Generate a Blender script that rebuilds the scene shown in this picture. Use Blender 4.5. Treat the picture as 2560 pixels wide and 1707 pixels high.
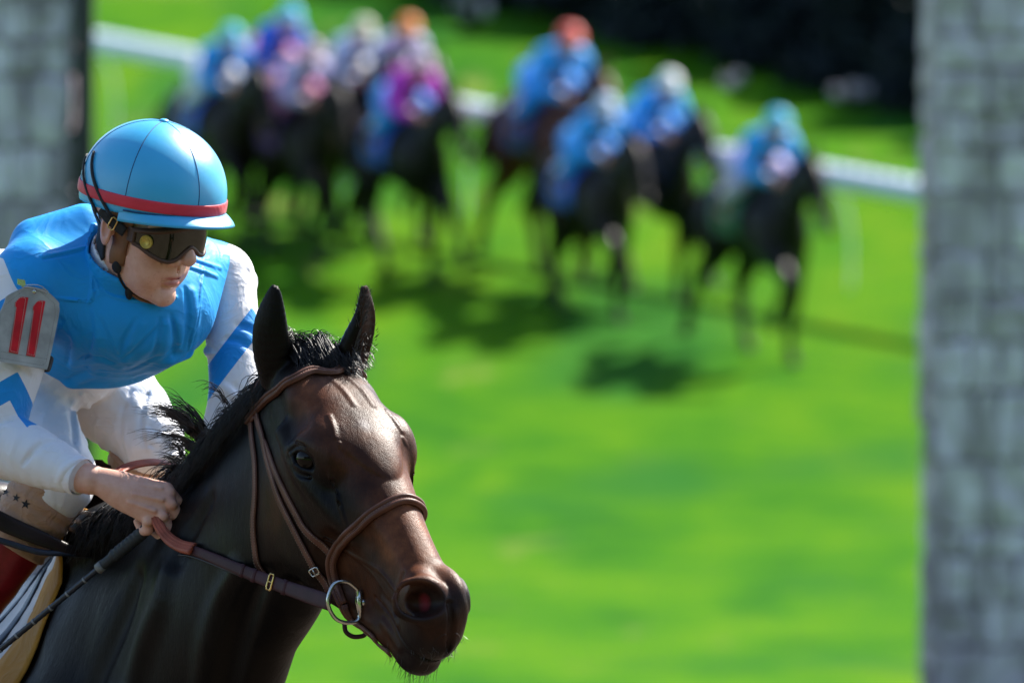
import bpy, bmesh, math, random
import numpy as np
from mathutils import Vector, Matrix

# ------------------------------------------------------------------ camera, world, sun, exposure
scene = bpy.context.scene
COL = scene.collection
for _o in list(bpy.data.objects):
    bpy.data.objects.remove(_o)
R = math.radians
CAM_Z = 1.95
cam_d = bpy.data.cameras.new('camera')
cam = bpy.data.objects.new('camera', cam_d)
COL.objects.link(cam)
cam.location = (0, 0, CAM_Z)
cam.rotation_euler = (R(90), 0, 0)
cam_d.sensor_width = 36.0
cam_d.lens = 421.875
cam_d.clip_start = 0.5
cam_d.clip_end = 4000
cam_d.dof.use_dof = True
cam_d.dof.focus_distance = 20.15
cam_d.dof.aperture_fstop = 8.0
scene.camera = cam

SUN = Vector((0.50, 0.48, 0.715)).normalized()          # towards the sun (x right, y away from camera, z up)
sun_elev = math.asin(SUN.z)
sun_azim = math.atan2(SUN.x, SUN.y)                      # clockwise from +Y
world = bpy.data.worlds.new('World')
scene.world = world
world.use_nodes = True
wn = world.node_tree
bgn = wn.nodes['Background']
sky = wn.nodes.new('ShaderNodeTexSky')
sky.sky_type = 'NISHITA'
sky.sun_disc = False
sky.sun_elevation = sun_elev
sky.sun_rotation = sun_azim
sky.altitude = 200
wn.links.new(sky.outputs['Color'], bgn.inputs['Color'])
bgn.inputs['Strength'].default_value = 0.10
sd = bpy.data.lights.new('sun', 'SUN')
sd.energy = 4.9
sd.angle = R(0.5)
sd.color = (1.0, 0.95, 0.86)
so = bpy.data.objects.new('sun', sd)
COL.objects.link(so)
so.location = (20, 20, 40)
so.rotation_euler = (-SUN).to_track_quat('-Z', 'Y').to_euler()
scene.view_settings.view_transform = 'Standard'
scene.view_settings.look = 'None'
scene.view_settings.gamma = 1
scene.view_settings.exposure = 1.32
scene.render.engine = 'CYCLES'
scene.cycles.max_bounces = 6

# ------------------------------------------------------------------ helpers
def tag(o, label=None, cat=None, group=None, kind=None):
    if label: o['label'] = label
    if cat: o['category'] = cat
    if group: o['group'] = group
    if kind: o['kind'] = kind
    return o

def empty(name, loc, label=None, cat=None, group=None):
    o = bpy.data.objects.new(name, None)
    COL.objects.link(o)
    o.location = loc
    o.empty_display_size = 0.2
    return tag(o, label, cat, group)

def mesh_obj(name, verts, faces, mats, parent=None, smooth=True, loc=None):
    """verts in world space; with a parent (an unrotated empty or its child) the vertices become local to it."""
    me = bpy.data.meshes.new(name)
    verts = np.asarray(verts, dtype=np.float64)
    off = np.zeros(3)
    if parent is not None:
        p = parent
        while p is not None:
            off += np.array(p.location)
            p = p.parent
    elif loc is not None:
        off = np.array(loc, dtype=float)
    me.from_pydata((verts - off).tolist(), [], faces if isinstance(faces, list) else faces.tolist())
    if not isinstance(mats, (list, tuple)): mats = [mats]
    for m in mats: me.materials.append(m)
    if smooth:
        me.polygons.foreach_set('use_smooth', np.ones(len(me.polygons), dtype=bool))
    me.update()
    o = bpy.data.objects.new(name, me)
    COL.objects.link(o)
    if parent is not None: o.parent = parent
    elif loc is not None: o.location = loc
    return o

class NT:
    """small helper to write node materials"""
    def __init__(self, name):
        self.m = bpy.data.materials.new(name)
        self.m.use_nodes = True
        self.t = self.m.node_tree
        self.b = self.t.nodes['Principled BSDF']
    def n(self, typ, **kw):
        x = self.t.nodes.new(typ)
        for k, v in kw.items():
            if k in x.inputs.keys(): self.set(x.inputs[k], v)
            else: setattr(x, k, v)
        return x
    def set(self, sock, v):
        if isinstance(v, bpy.types.NodeSocket): self.t.links.new(v, sock)
        elif isinstance(v, (tuple, list)) and len(v) == 3 and sock.type == 'RGBA': sock.default_value = (*v, 1)
        else: sock.default_value = v
    def P(self, **kw):
        for k, v in kw.items(): self.set(self.b.inputs[k.replace('_', ' ')], v)
    def coord(self, which='Object', scale=(1, 1, 1), rot=(0, 0, 0)):
        tc = self.t.nodes.new('ShaderNodeTexCoord')
        mp = self.n('ShaderNodeMapping')
        mp.inputs['Scale'].default_value = scale
        mp.inputs['Rotation'].default_value = rot
        self.t.links.new(tc.outputs[which], mp.inputs['Vector'])
        return mp.outputs['Vector']
    def noise(self, vec, scale, detail=3, rough=0.5, dist=0.0):
        x = self.n('ShaderNodeTexNoise', Vector=vec, Scale=scale, Detail=detail, Roughness=rough, Distortion=dist)
        return x.outputs['Fac']
    def ramp(self, fac, stops, interp='LINEAR'):
        x = self.n('ShaderNodeValToRGB', Fac=fac)
        cr = x.color_ramp
        cr.interpolation = interp
        while len(cr.elements) < len(stops): cr.elements.new(0.5)
        for e, (p, c) in zip(cr.elements, stops):
            e.position = p
            e.color = (*c, 1) if len(c) == 3 else c
        return x.outputs['Color']
    def rng(self, v, a, b, c=0.0, d=1.0, smooth=False):
        x = self.n('ShaderNodeMapRange', Value=v)
        if smooth: x.interpolation_type = 'SMOOTHSTEP'
        x.inputs['From Min'].default_value = a
        x.inputs['From Max'].default_value = b
        x.inputs['To Min'].default_value = c
        x.inputs['To Max'].default_value = d
        return x.outputs['Result']
    def mix(self, fac, a, b, blend='MIX'):
        x = self.t.nodes.new('ShaderNodeMix')
        x.data_type = 'RGBA'
        x.blend_type = blend
        self.set(x.inputs[0], fac)
        self.set(x.inputs[6], a)
        self.set(x.inputs[7], b)
        return x.outputs[2]
    def math(self, op, a, b=0.0, c=0.0):
        x = self.t.nodes.new('ShaderNodeMath')
        x.operation = op
        self.set(x.inputs[0], a)
        self.set(x.inputs[1], b)
        self.set(x.inputs[2], c)
        return x.outputs[0]
    def attr(self, name):
        x = self.t.nodes.new('ShaderNodeAttribute')
        x.attribute_name = name
        return x.outputs['Fac']
    def bump(self, h, strength=0.3, dist=0.002, normal=None):
        x = self.n('ShaderNodeBump', Height=h, Strength=strength, Distance=dist)
        if normal is not None: self.set(x.inputs['Normal'], normal)
        self.t.links.new(x.outputs['Normal'], self.b.inputs['Normal'])
        return x.outputs['Normal']

def cloth_mat(name, col, rough=0.75, sheen=0.25, weave=1800, bump=0.25, wr=14, spec=0.3, var=0.12):
    k = NT(name)
    v = k.coord()
    big = k.noise(v, wr, 3, 0.5, 1.2)
    ridge = k.math('POWER', k.math('SUBTRACT', 1.0, k.math('ABSOLUTE', k.math('MULTIPLY_ADD', big, 2.0, -1.0))), 5.0)
    fine = k.noise(v, weave, 2, 0.5)
    c = k.mix(k.rng(big, 0.3, 0.7), tuple(x * (1 - var) for x in col), tuple(min(1, x * (1 + var)) for x in col))
    k.P(Base_Color=c, Roughness=rough, Sheen_Weight=sheen, Sheen_Roughness=0.4, Specular_IOR_Level=spec)
    h = k.math('ADD', k.math('MULTIPLY', ridge, 1.6), k.math('MULTIPLY', fine, 0.2))
    k.bump(h, bump, 0.003)
    return k.m

def plain(name, col, rough=0.5, metal=0.0, nscale=60, var=0.15, bump=0.1, spec=0.5, coat=0.0):
    k = NT(name)
    v = k.coord()
    n = k.noise(v, nscale, 4, 0.6)
    c = k.mix(k.rng(n, 0.3, 0.7), tuple(x * (1 - var) for x in col), tuple(min(1, x * (1 + var)) for x in col))
    k.P(Base_Color=c, Roughness=rough, Metallic=metal, Specular_IOR_Level=spec, Coat_Weight=coat)
    if bump: k.bump(n, bump, 0.002)
    return k.m

# ------------------------------------------------------------------ signed distance modelling
def unit(v):
    v = np.asarray(v, float)
    return v / np.linalg.norm(v)

class SDF:
    def __init__(self): self.ops = []
    def _add(self, fn, lo, hi, k, kind):
        pad = k * 1.7 + 6
        self.ops.append((fn, np.array(lo, float) - pad, np.array(hi, float) + pad, k, kind))
    def ell(self, c, r, axes=None, k=10, kind='u'):
        c = np.array(c, float); r = np.array(r, float)
        A = np.eye(3) if axes is None else np.array(axes, float)
        def fn(x, y, z):
            dx, dy, dz = x - c[0], y - c[1], z - c[2]
            q0 = q1 = 0
            for i in range(3):
                t = (dx * A[i][0] + dy * A[i][1] + dz * A[i][2]) / r[i]
                q0 = q0 + t * t
                q1 = q1 + (t / r[i]) ** 2
            q0 = np.sqrt(q0); q1 = np.sqrt(q1) + 1e-9
            return q0 * (q0 - 1.0) / q1
        ext = np.sqrt(((A * r[:, None]) ** 2).sum(0))
        self._add(fn, c - ext, c + ext, k, kind)
    def cap(self, a, b, ra, rb, k=10, kind='u', flat=None, s=1.0):
        """round cone; flat = direction along which it is thinned by factor s (<1)"""
        a = np.array(a, float); b = np.array(b, float); ba = b - a
        L2 = max((ba ** 2).sum(), 1e-9)
        n = None if flat is None else unit(flat)
        def fn(x, y, z):
            dx, dy, dz = x - a[0], y - a[1], z - a[2]
            t = np.clip((dx * ba[0] + dy * ba[1] + dz * ba[2]) / L2, 0, 1)
            qx, qy, qz = dx - t * ba[0], dy - t * ba[1], dz - t * ba[2]
            r = ra + (rb - ra) * t
            if n is None:
                return np.sqrt(qx * qx + qy * qy + qz * qz) - r
            m = qx * n[0] + qy * n[1] + qz * n[2]
            e = m * m * (1 / (s * s) - 1)
            d = np.sqrt(qx * qx + qy * qy + qz * qz + e) - r
            return d * (s if s < 1 else 1.0) ** 0.5
        rm = max(ra, rb) * max(1.0, s)
        self._add(fn, np.minimum(a, b) - rm, np.maximum(a, b) + rm, k, kind)
    def chain(self, pts, rad, k=10, kind='u', flat=None, s=1.0):
        if len(pts) > 2:
            Q = catmull(np.column_stack([np.asarray(pts, float), rad]), 4)
            pts, rad = Q[:, :3], np.maximum(Q[:, 3], 0.3)
        t = SDF()
        for i in range(len(pts) - 1): t.cap(pts[i], pts[i + 1], rad[i], rad[i + 1], 0.0, 'u', flat, s)
        fns = [o[0] for o in t.ops]
        def fn(x, y, z):
            d = fns[0](x, y, z)
            for f in fns[1:]: d = np.minimum(d, f(x, y, z))
            return d
        P = np.asarray(pts, float); rm = max(rad) * max(1.0, s)
        self._add(fn, P.min(0) - rm, P.max(0) + rm, k, kind)
    def func(self, fn, lo, hi, k=10, kind='u'):
        self._add(fn, lo, hi, k, kind)
    @staticmethod
    def comb(D, d, k, kind):
        if kind == 'u':
            h = np.clip(0.5 + 0.5 * (D - d) / k, 0, 1)
            return D + (d - D) * h - k * h * (1 - h)
        if kind == 's':
            d = -d
            h = np.clip(0.5 - 0.5 * (D - d) / k, 0, 1)
            return D + (d - D) * h + k * h * (1 - h)
        if kind == 'i':
            h = np.clip(0.5 - 0.5 * (D - d) / k, 0, 1)
            return D + (d - D) * h + k * h * (1 - h)
        if kind == 'd':                      # plain displacement
            return D + d
    def pts(self, P):
        P = np.asarray(P, float)
        D = np.full(len(P), 900.0)
        for fn, lo, hi, k, kind in self.ops:
            m = np.nonzero(((P > lo) & (P < hi)).all(1))[0]
            if len(m) == 0: continue
            Q = P[m]
            D[m] = self.comb(D[m], fn(Q[:, 0], Q[:, 1], Q[:, 2]), k, kind)
        return D
    def grad(self, P, e=1.0):
        P = np.asarray(P, float)
        g = np.empty_like(P)
        for i in range(3):
            d = np.zeros(3); d[i] = e
            g[:, i] = (self.pts(P + d) - self.pts(P - d)) / (2 * e)
        return g
    def project(self, P, it=4, e=1.0, lim=6.0):
        P = np.array(P, float)
        for _ in range(it):
            f = self.pts(P); g = self.grad(P, e)
            n2 = np.maximum((g ** 2).sum(1), 0.05)
            st = f / n2
            step = np.clip(st, -lim, lim)[:, None] * g
            P -= step
        return P
    def mesh(self, lo, hi, h):
        lo = np.array(lo, float); hi = np.array(hi, float)
        n = np.ceil((hi - lo) / h).astype(int) + 1
        ax = [(lo[i] + h * np.arange(n[i])) for i in range(3)]
        D = np.full(n, 900.0, dtype=np.float32)
        for fn, a, b, k, kind in self.ops:
            s = []
            for i in range(3):
                i0 = int(np.clip(np.floor((a[i] - lo[i]) / h), 0, n[i])); i1 = int(np.clip(np.ceil((b[i] - lo[i]) / h) + 1, 0, n[i]))
                s.append(slice(i0, i1))
            if any(q.start >= q.stop for q in s): continue
            s = tuple(s)
            x = ax[0][s[0]][:, None, None]; y = ax[1][s[1]][None, :, None]; z = ax[2][s[2]][None, None, :]
            D[s] = self.comb(D[s], fn(x, y, z), k, kind)
        return surface_nets(D, lo, h)
    def front(self, x, y, w0=700.0, w1=-2600.0, step=4.0):
        """depth w of the first surface met along the line of sight at pixel x, y"""
        w = np.arange(w0, w1, -step)
        P = np.column_stack([np.full(len(w), x), np.full(len(w), y), w])
        f = self.pts(P)
        i = np.nonzero(f < 0)[0]
        if len(i) == 0 or i[0] == 0: return None
        i = i[0]
        t = f[i - 1] / (f[i - 1] - f[i])
        return w[i - 1] + (w[i] - w[i - 1]) * t

def surface_nets(D, lo, h):
    S = D < 0
    nx, ny, nz = D.shape
    c = np.zeros((nx - 1, ny - 1, nz - 1), np.int8)
    for i in (0, 1):
        for j in (0, 1):
            for k in (0, 1):
                c += S[i:nx - 1 + i, j:ny - 1 + j, k:nz - 1 + k]
    I, J, K = np.nonzero((c > 0) & (c < 8))
    idx = np.full(c.shape, -1, np.int32)
    idx[I, J, K] = np.arange(len(I))
    cor = [(i, j, k) for i in (0, 1) for j in (0, 1) for k in (0, 1)]
    val = {q: D[I + q[0], J + q[1], K + q[2]].astype(float) for q in cor}
    acc = np.zeros((len(I), 3)); cnt = np.zeros(len(I))
    for q in cor:
        for a in range(3):
            if q[a] == 0:
                r = list(q); r[a] = 1; r = tuple(r)
                v0, v1 = val[q], val[r]
                m = (v0 < 0) != (v1 < 0)
                t = np.where(m, v0 / np.where(m, v0 - v1, 1), 0)
                p = np.zeros((len(I), 3)); p[:] = q
                p[:, a] += t
                acc[m] += p[m]; cnt[m] += 1
    V = lo + h * (np.column_stack([I, J, K]) + acc / cnt[:, None])
    F = []
    for a in range(3):
        b, cc = (a + 1) % 3, (a + 2) % 3
        sl0 = [slice(None)] * 3; sl1 = [slice(None)] * 3
        sl0[a] = slice(0, -1); sl1[a] = slice(1, None)
        s0, s1 = S[tuple(sl0)], S[tuple(sl1)]
        E = np.column_stack(np.nonzero(s0 != s1))
        ok = (E[:, b] > 0) & (E[:, cc] > 0) & (E[:, b] < D.shape[b] - 1) & (E[:, cc] < D.shape[cc] - 1)
        E = E[ok]
        def g(db, dc):
            q = E.copy(); q[:, b] -= db; q[:, cc] -= dc
            return idx[q[:, 0], q[:, 1], q[:, 2]]
        quad = np.column_stack([g(1, 1), g(0, 1), g(0, 0), g(1, 0)])
        fl = ~s0[E[:, 0], E[:, 1], E[:, 2]]
        quad[fl] = quad[fl][:, ::-1]
        F.append(quad)
    F = np.vstack(F)
    return V, F[(F >= 0).all(1)]

def refine(V, F, sel):
    """split the faces chosen by sel(centres) into four; neighbours take the hanging corners as n-gons"""
    bm = bmesh.new()
    vs = [bm.verts.new(v) for v in V]
    for f in F:
        try: bm.faces.new([vs[i] for i in f])
        except ValueError: pass
    bm.faces.ensure_lookup_table()
    C = np.array([f.calc_center_median() for f in bm.faces])
    m = sel(C)
    es = {e for f, q in zip(bm.faces, m) if q for e in f.edges}
    bmesh.ops.subdivide_edges(bm, edges=list(es), cuts=1, use_grid_fill=True)
    bm.verts.index_update()
    V2 = np.array([v.co for v in bm.verts])
    F2 = [[v.index for v in f.verts] for f in bm.faces]
    bm.free()
    return V2, F2

# figure space: x right, y down (1500 units to the metre), w towards the camera; one similarity for horse and rider
FS = 20.3333 / 30000.0
def W(P):
    P = np.atleast_2d(np.asarray(P, float))
    return np.column_stack([(P[:, 0] - 1280) * FS, 20.3333 - (P[:, 2] + 500) * FS, CAM_Z + (853.5 - P[:, 1]) * FS])

def catmull(pts, n=8):
    pts = np.asarray(pts, float)
    P = np.vstack([2 * pts[0] - pts[1], pts, 2 * pts[-1] - pts[-2]])
    out = []
    for i in range(1, len(P) - 2):
        for t in np.linspace(0, 1, n, endpoint=False):
            a, b, c, d = P[i - 1], P[i], P[i + 1], P[i + 2]
            out.append(0.5 * (2 * b + (c - a) * t + (2 * a - 5 * b + 4 * c - d) * t * t + (3 * b - a - 3 * c + d) * t ** 3))
    out.append(P[-2])
    return np.array(out)

def ribbon(path, normals, width, thick, closed=False, rnd=0.35):
    """strap: rounded-rectangle section swept along path; normals point out of the surface it lies on"""
    P = np.asarray(path, float); N = np.asarray(normals, float)
    n = len(P)
    wd = np.full(n, width) if np.isscalar(width) else np.asarray(width, float)
    if closed: T = np.roll(P, -1, 0) - np.roll(P, 1, 0)
    else: T = np.gradient(P, axis=0)
    T /= np.linalg.norm(T, axis=1)[:, None]
    N = N - (N * T).sum(1)[:, None] * T
    N /= np.linalg.norm(N, axis=1)[:, None]
    B = np.cross(T, N)
    prof = [(-.5, 0), (-.5, .6), (-.42, 1), (-.2, 1.15), (.2, 1.15), (.42, 1), (.5, .6), (.5, 0)]
    m = len(prof)
    V = np.vstack([(P[i] + B[i] * a * wd[i] + N[i] * b * thick) for i in range(n) for a, b in prof])
    F = []
    for i in range(n if closed else n - 1):
        j = (i + 1) % n
        for q in range(m):
            r = (q + 1) % m
            F.append([i * m + q, i * m + r, j * m + r, j * m + q])
    if not closed:
        F.append(list(range(m))[::-1]); F.append([(n - 1) * m + q for q in range(m)])
    return V, F

def tube(path, rad, seg=8, closed=False):
    P = np.asarray(path, float)
    n = len(P)
    r = np.full(n, rad) if np.isscalar(rad) else np.asarray(rad, float)
    T = (np.roll(P, -1, 0) - np.roll(P, 1, 0)) if closed else np.gradient(P, axis=0)
    T /= np.linalg.norm(T, axis=1)[:, None] + 1e-12
    up = np.array([0.3, 0.2, 0.93])
    N = np.cross(T, up); N /= np.linalg.norm(N, axis=1)[:, None]
    B = np.cross(T, N)
    V = np.vstack([P[i] + r[i] * (math.cos(a) * N[i] + math.sin(a) * B[i]) for i in range(n) for a in np.linspace(0, 2 * math.pi, seg, endpoint=False)])
    F = []
    for i in range(n if closed else n - 1):
        j = (i + 1) % n
        for q in range(seg):
            s = (q + 1) % seg
            F.append([i * seg + q, i * seg + s, j * seg + s, j * seg + q])
    if not closed:
        F.append(list(range(seg))[::-1]); F.append([(n - 1) * seg + q for q in range(seg)])
    return V, F

def join(parts):
    V = []; F = []; o = 0
    for v, f in parts:
        V.append(np.asarray(v)); F += [[i + o for i in q] for q in (f if isinstance(f, list) else f.tolist())]
        o += len(v)
    return np.vstack(V), F

def plate(poly2d, to3, thick, normal):
    """extruded outline: poly2d points mapped by to3 to space, thickness along normal"""
    P = np.array([to3(*p) for p in poly2d]); n = len(P)
    N = np.asarray(normal, float) * thick
    V = np.vstack([P, P + N])
    F = [list(range(n))[::-1], [n + i for i in range(n)]] + [[i, (i + 1) % n, n + (i + 1) % n, n + i] for i in range(n)]
    return V, F
# ------------------------------------------------------------------ the turf: one sheet, flat near by and rising behind
def ground_z(y):
    y = np.asarray(y, float)
    t = np.clip((y - 89.9) / 5.0, -30, 60)
    z = 0.75 * np.log1p(np.exp(t))
    return np.where(z < 10, z, 10 + 6 * (1 - np.exp(-(z - 10) / 6)))
def build_turf():
    ys = np.concatenate([np.linspace(-300, 60, 12), np.linspace(64, 175, 75), np.linspace(185, 400, 12), np.geomspace(450, 3500, 8)])
    xs = np.concatenate([-np.geomspace(2500, 30, 10), np.linspace(-25, 25, 21), np.geomspace(30, 2500, 10)])
    V = [(x, y, float(ground_z(y))) for y in ys for x in xs]
    n = len(xs)
    F = [[j * n + i, j * n + i + 1, (j + 1) * n + i + 1, (j + 1) * n + i] for j in range(len(ys) - 1) for i in range(n - 1)]
    k = NT('turf_grass')
    v = k.coord('Object', (1, 0.22, 1), (0, 0, R(-12)))
    a = k.noise(v, 0.55, 3, 0.55, 0.6)
    b = k.noise(k.coord(), 1.9, 4, 0.6)
    f = k.noise(k.coord(), 40, 3, 0.6)
    c = k.ramp(k.math('ADD', k.math('MULTIPLY', a, 0.55), k.math('MULTIPLY', b, 0.45)),
               [(0.35, (0.016, 0.098, 0.007)), (0.45, (0.036, 0.145, 0.004)), (0.54, (0.064, 0.178, 0.003)), (0.64, (0.098, 0.200, 0.004)), (0.76, (0.145, 0.195, 0.026))])
    w = k.noise(k.coord('Object', (1, .35, 1)), 0.8, 3, 0.6, 0.8)
    c = k.mix(k.rng(w, 0.60, 0.74, 0, 0.75, True), c, (0.19, 0.20, 0.055))
    g2 = k.noise(k.coord('Object', (1, .3, 1), (0, 0, R(20))), 0.42, 2, 0.5)
    c = k.mix(k.rng(g2, 0.52, 0.66, 0, 0.8, True), c, (0.020, 0.115, 0.014))
    c = k.mix(k.rng(f, 0.35, 0.65), c, k.mix(1.0, c, (0.72, 0.78, 0.7), 'MULTIPLY'))
    k.P(Base_Color=c, Roughness=0.9, Specular_IOR_Level=0.02)
    k.bump(f, 0.5, 0.03)
    o = mesh_obj('turf', V, F, k.m)
    tag(o, kind='structure')
build_turf()

# ------------------------------------------------------------------ dirt track under the near horse, the stand behind the photographer
def build_near_ground():
    k = NT('track_dirt')
    a = k.noise(k.coord('Object', (1, .3, 1)), 1.2, 4, .6); f = k.noise(k.coord(), 30, 4, .65)
    c = k.mix(k.rng(a, .3, .7), (0.085, 0.062, 0.045), (0.13, 0.10, 0.075))
    k.P(Base_Color=c, Roughness=.95, Specular_IOR_Level=.1); k.bump(f, .8, .04)
    xs = np.linspace(-150, 150, 31); ys = np.linspace(11, 36, 9)
    V = [(x, y, .004) for y in ys for x in xs]; n = len(xs)
    F = [[j * n + i, j * n + i + 1, (j + 1) * n + i + 1, (j + 1) * n + i] for j in range(len(ys) - 1) for i in range(n - 1)]
    tag(mesh_obj('dirt_track', V, F, k.m), kind='structure')
build_near_ground()
def build_stand():
    root = empty('grandstand', (0, -38, 0), 'covered grandstand with white roof trusses facing the track, behind the photographer', 'grandstand')
    dark = plain('stand_concrete', (.10, .10, .10), .9, 0, 3, .2, .2); steel = plain('stand_white_steel', (.6, .6, .6), .5, 0, 5, .1, 0); roofm = plain('stand_roof', (.06, .07, .08), .7, 0, 4, .2, 0)
    V = []; F = []; n = 12
    pr = [(-28, 0)]
    for i in range(n): pr += [(-28 - i * 1.5, .6 + i * .62), (-29.5 - i * 1.5, .6 + i * .62)]
    pr += [(-47, 15), (-47.6, 15), (-47.6, 0)]
    m = len(pr)
    V = [(x, y, z) for x in (-75, 75) for y, z in pr]
    F = [list(range(m)), list(range(m, 2 * m))[::-1]] + [[i, m + i, m + (i + 1) % m, (i + 1) % m] for i in range(m)]
    mesh_obj('tiers', V, F, dark, root, False)
    mesh_obj('roof', *post_box(-75, 75, -48, -25, 15.05, 15.5), roofm, root, False)
    for i in range(11):
        x = -70 + i * 14
        mesh_obj('column', *post_box(x - .2, x + .2, -27.4, -27, -.1, 15), steel, root, False)
        parts = [tube([(x, -27, 14.9), (x, -46.8, 14.2)], .12, 6)]
        for k in range(6): parts.append(tube([(x, -27 - k * 3.3, 14.9 - k * .1), (x, -28.6 - k * 3.3, 13.4), (x, -30.3 - k * 3.3, 14.8 - k * .1)], .08, 6))
        mesh_obj('roof_truss', *join(parts), steel, root)
# ------------------------------------------------------------------ stone pillars
def stone_mat():
    k = NT('pillar_stone')
    g = k.n('ShaderNodeNewGeometry')
    n = k.noise(k.coord(), 9, 5, 0.65)
    patch = k.noise(k.coord('Object', (1, 1, .42)), 7.5, 2, 0.5)
    isl = g.outputs['Random Per Island']
    t = k.math('ADD', k.math('MULTIPLY', isl, 0.35), k.math('MULTIPLY', k.rng(patch, .3, .7), 0.65))
    c = k.ramp(t, [(0.12, (0.32, 0.265, 0.31)), (0.38, (0.44, 0.37, 0.445)), (0.62, (0.62, 0.53, 0.645)), (0.9, (0.84, 0.73, 0.90))])
    c = k.mix(k.rng(n, 0.35, 0.7), k.mix(1.0, c, (0.84, 0.83, 0.80), 'MULTIPLY'), c)
    k.P(Base_Color=c, Roughness=0.9, Specular_IOR_Level=0.15)
    k.bump(n, 0.5, 0.02)
    return k.m
STONE = stone_mat()
MORTAR = plain('pillar_mortar', (0.46, 0.39, 0.47), 0.95, 0, 20, 0.2, 0.3)
def stone_block(rng, cx, cy, cz, sx, sy, sz):
    """a rough-hewn block: a box cut 3x3x3 with pushed corners"""
    n = 3
    V = []; idx = {}
    for i in range(n + 1):
        for j in range(n + 1):
            for q in range(n + 1):
                if 0 < i < n and 0 < j < n and 0 < q < n: continue
                p = np.array([i / n - .5, j / n - .5, q / n - .5])
                e = (np.abs(p) > .49).sum()
                p *= (1 - 0.05 * (e - 1))
                p = p * np.array([sx, sy, sz]) + rng.normal(0, 0.008, 3)
                idx[i, j, q] = len(V); V.append(p + [cx, cy, cz])
    F = []
    for a in range(3):
        b, c = (a + 1) % 3, (a + 2) % 3
        for s in (0, n):
            for u in range(n):
                for w in range(n):
                    q = []
                    for du, dw in ((0, 0), (1, 0), (1, 1), (0, 1)):
                        t = [0, 0, 0]; t[a] = s; t[b] = u + du; t[c] = w + dw
                        q.append(idx[tuple(t)])
                    F.append(q if s else q[::-1])
    return np.array(V), F
def pillar(name, x0, x1, yc, seed, label):
    rng = np.random.default_rng(seed)
    root = empty(name, ((x0 + x1) / 2, yc, 0), label, 'pillar', 'stone pillars beside the turf')
    dep = 0.9; H = 7.0
    parts = []
    def course(axis):
        z = 0.0
        while z < H:
            h = rng.uniform(0.12, 0.34)
            lo, hi = (x0, x1) if axis == 'x' else (yc - dep / 2, yc + dep / 2)
            u = lo
            while u < hi - 0.02:
                w = rng.uniform(0.08, 0.30)
                if hi - (u + w) < 0.09: w = hi - u
                t = rng.uniform(0.05, 0.075)
                hh = h - 0.014
                if axis == 'x':
                    for s in (-1, 1):
                        parts.append(stone_block(rng, u + w / 2, yc + s * (dep / 2 + t / 2 - 0.03), z + h / 2, w - 0.014, t, hh))
                else:
                    for s, xx in ((-1, x0), (1, x1)):
                        parts.append(stone_block(rng, xx + s * (t / 2 - 0.03), u + w / 2, z + h / 2, t, w - 0.014, hh))
                u += w
            z += h
    course('x'); course('y')
    mesh_obj('stones', *join(parts), STONE, root, smooth=False)
    a, b, c, d = x0 + 0.03, x1 - 0.03, yc - dep / 2 + 0.03, yc + dep / 2 - 0.03
    V = [(x, y, z) for z in (-0.2, H) for (x, y) in ((a, c), (b, c), (b, d), (a, d))]
    F = [[0, 3, 2, 1], [4, 5, 6, 7]] + [[i, (i + 1) % 4, 4 + (i + 1) % 4, 4 + i] for i in range(4)]
    mesh_obj('core', V, F, MORTAR, root, smooth=False)
    return root
pillar('stone_pillar', -3.54, -2.122, 58.0, 3, 'grey stone pillar behind the jockey, a dark stand-in for a screen bezel along its edge')
pillar('stone_pillar', 2.025, 3.45, 58.0, 8, 'grey rough stone pillar at the right edge, nothing standing in front of it')
def post_box(x0, x1, y0, y1, z0, z1, b=0.012):
    V = []
    for z in (z0, z1):
        V += [(x0 + b, y0, z), (x1 - b, y0, z), (x1, y0 + b, z), (x1, y1 - b, z), (x1 - b, y1, z), (x0 + b, y1, z), (x0, y1 - b, z), (x0, y0 + b, z)]
    F = [list(range(8))[::-1], list(range(8, 16))] + [[i, (i + 1) % 8, 8 + (i + 1) % 8, 8 + i] for i in range(8)]
    return np.array(V), F
pr = empty('bezel_stand_in', (-2.05, 57.6, 0), 'slim dark grey metal post standing in for a screen bezel, against the right side of the left stone pillar', 'post')  # added post standing in for the dark, shadow-like strip taken for a screen bezel
mesh_obj('shaft', *post_box(-2.092, -2.005, 57.45, 57.65, 0.02, 7.0), plain('dark_metal_paint', (0.012, 0.014, 0.016), 0.6), pr, False)
mesh_obj('base_plate', *post_box(-2.12, -1.98, 57.42, 57.69, -0.01, 0.025, 0.004), plain('base_plate_metal', (0.05, 0.05, 0.05), 0.5), pr, False)

build_stand()
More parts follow.
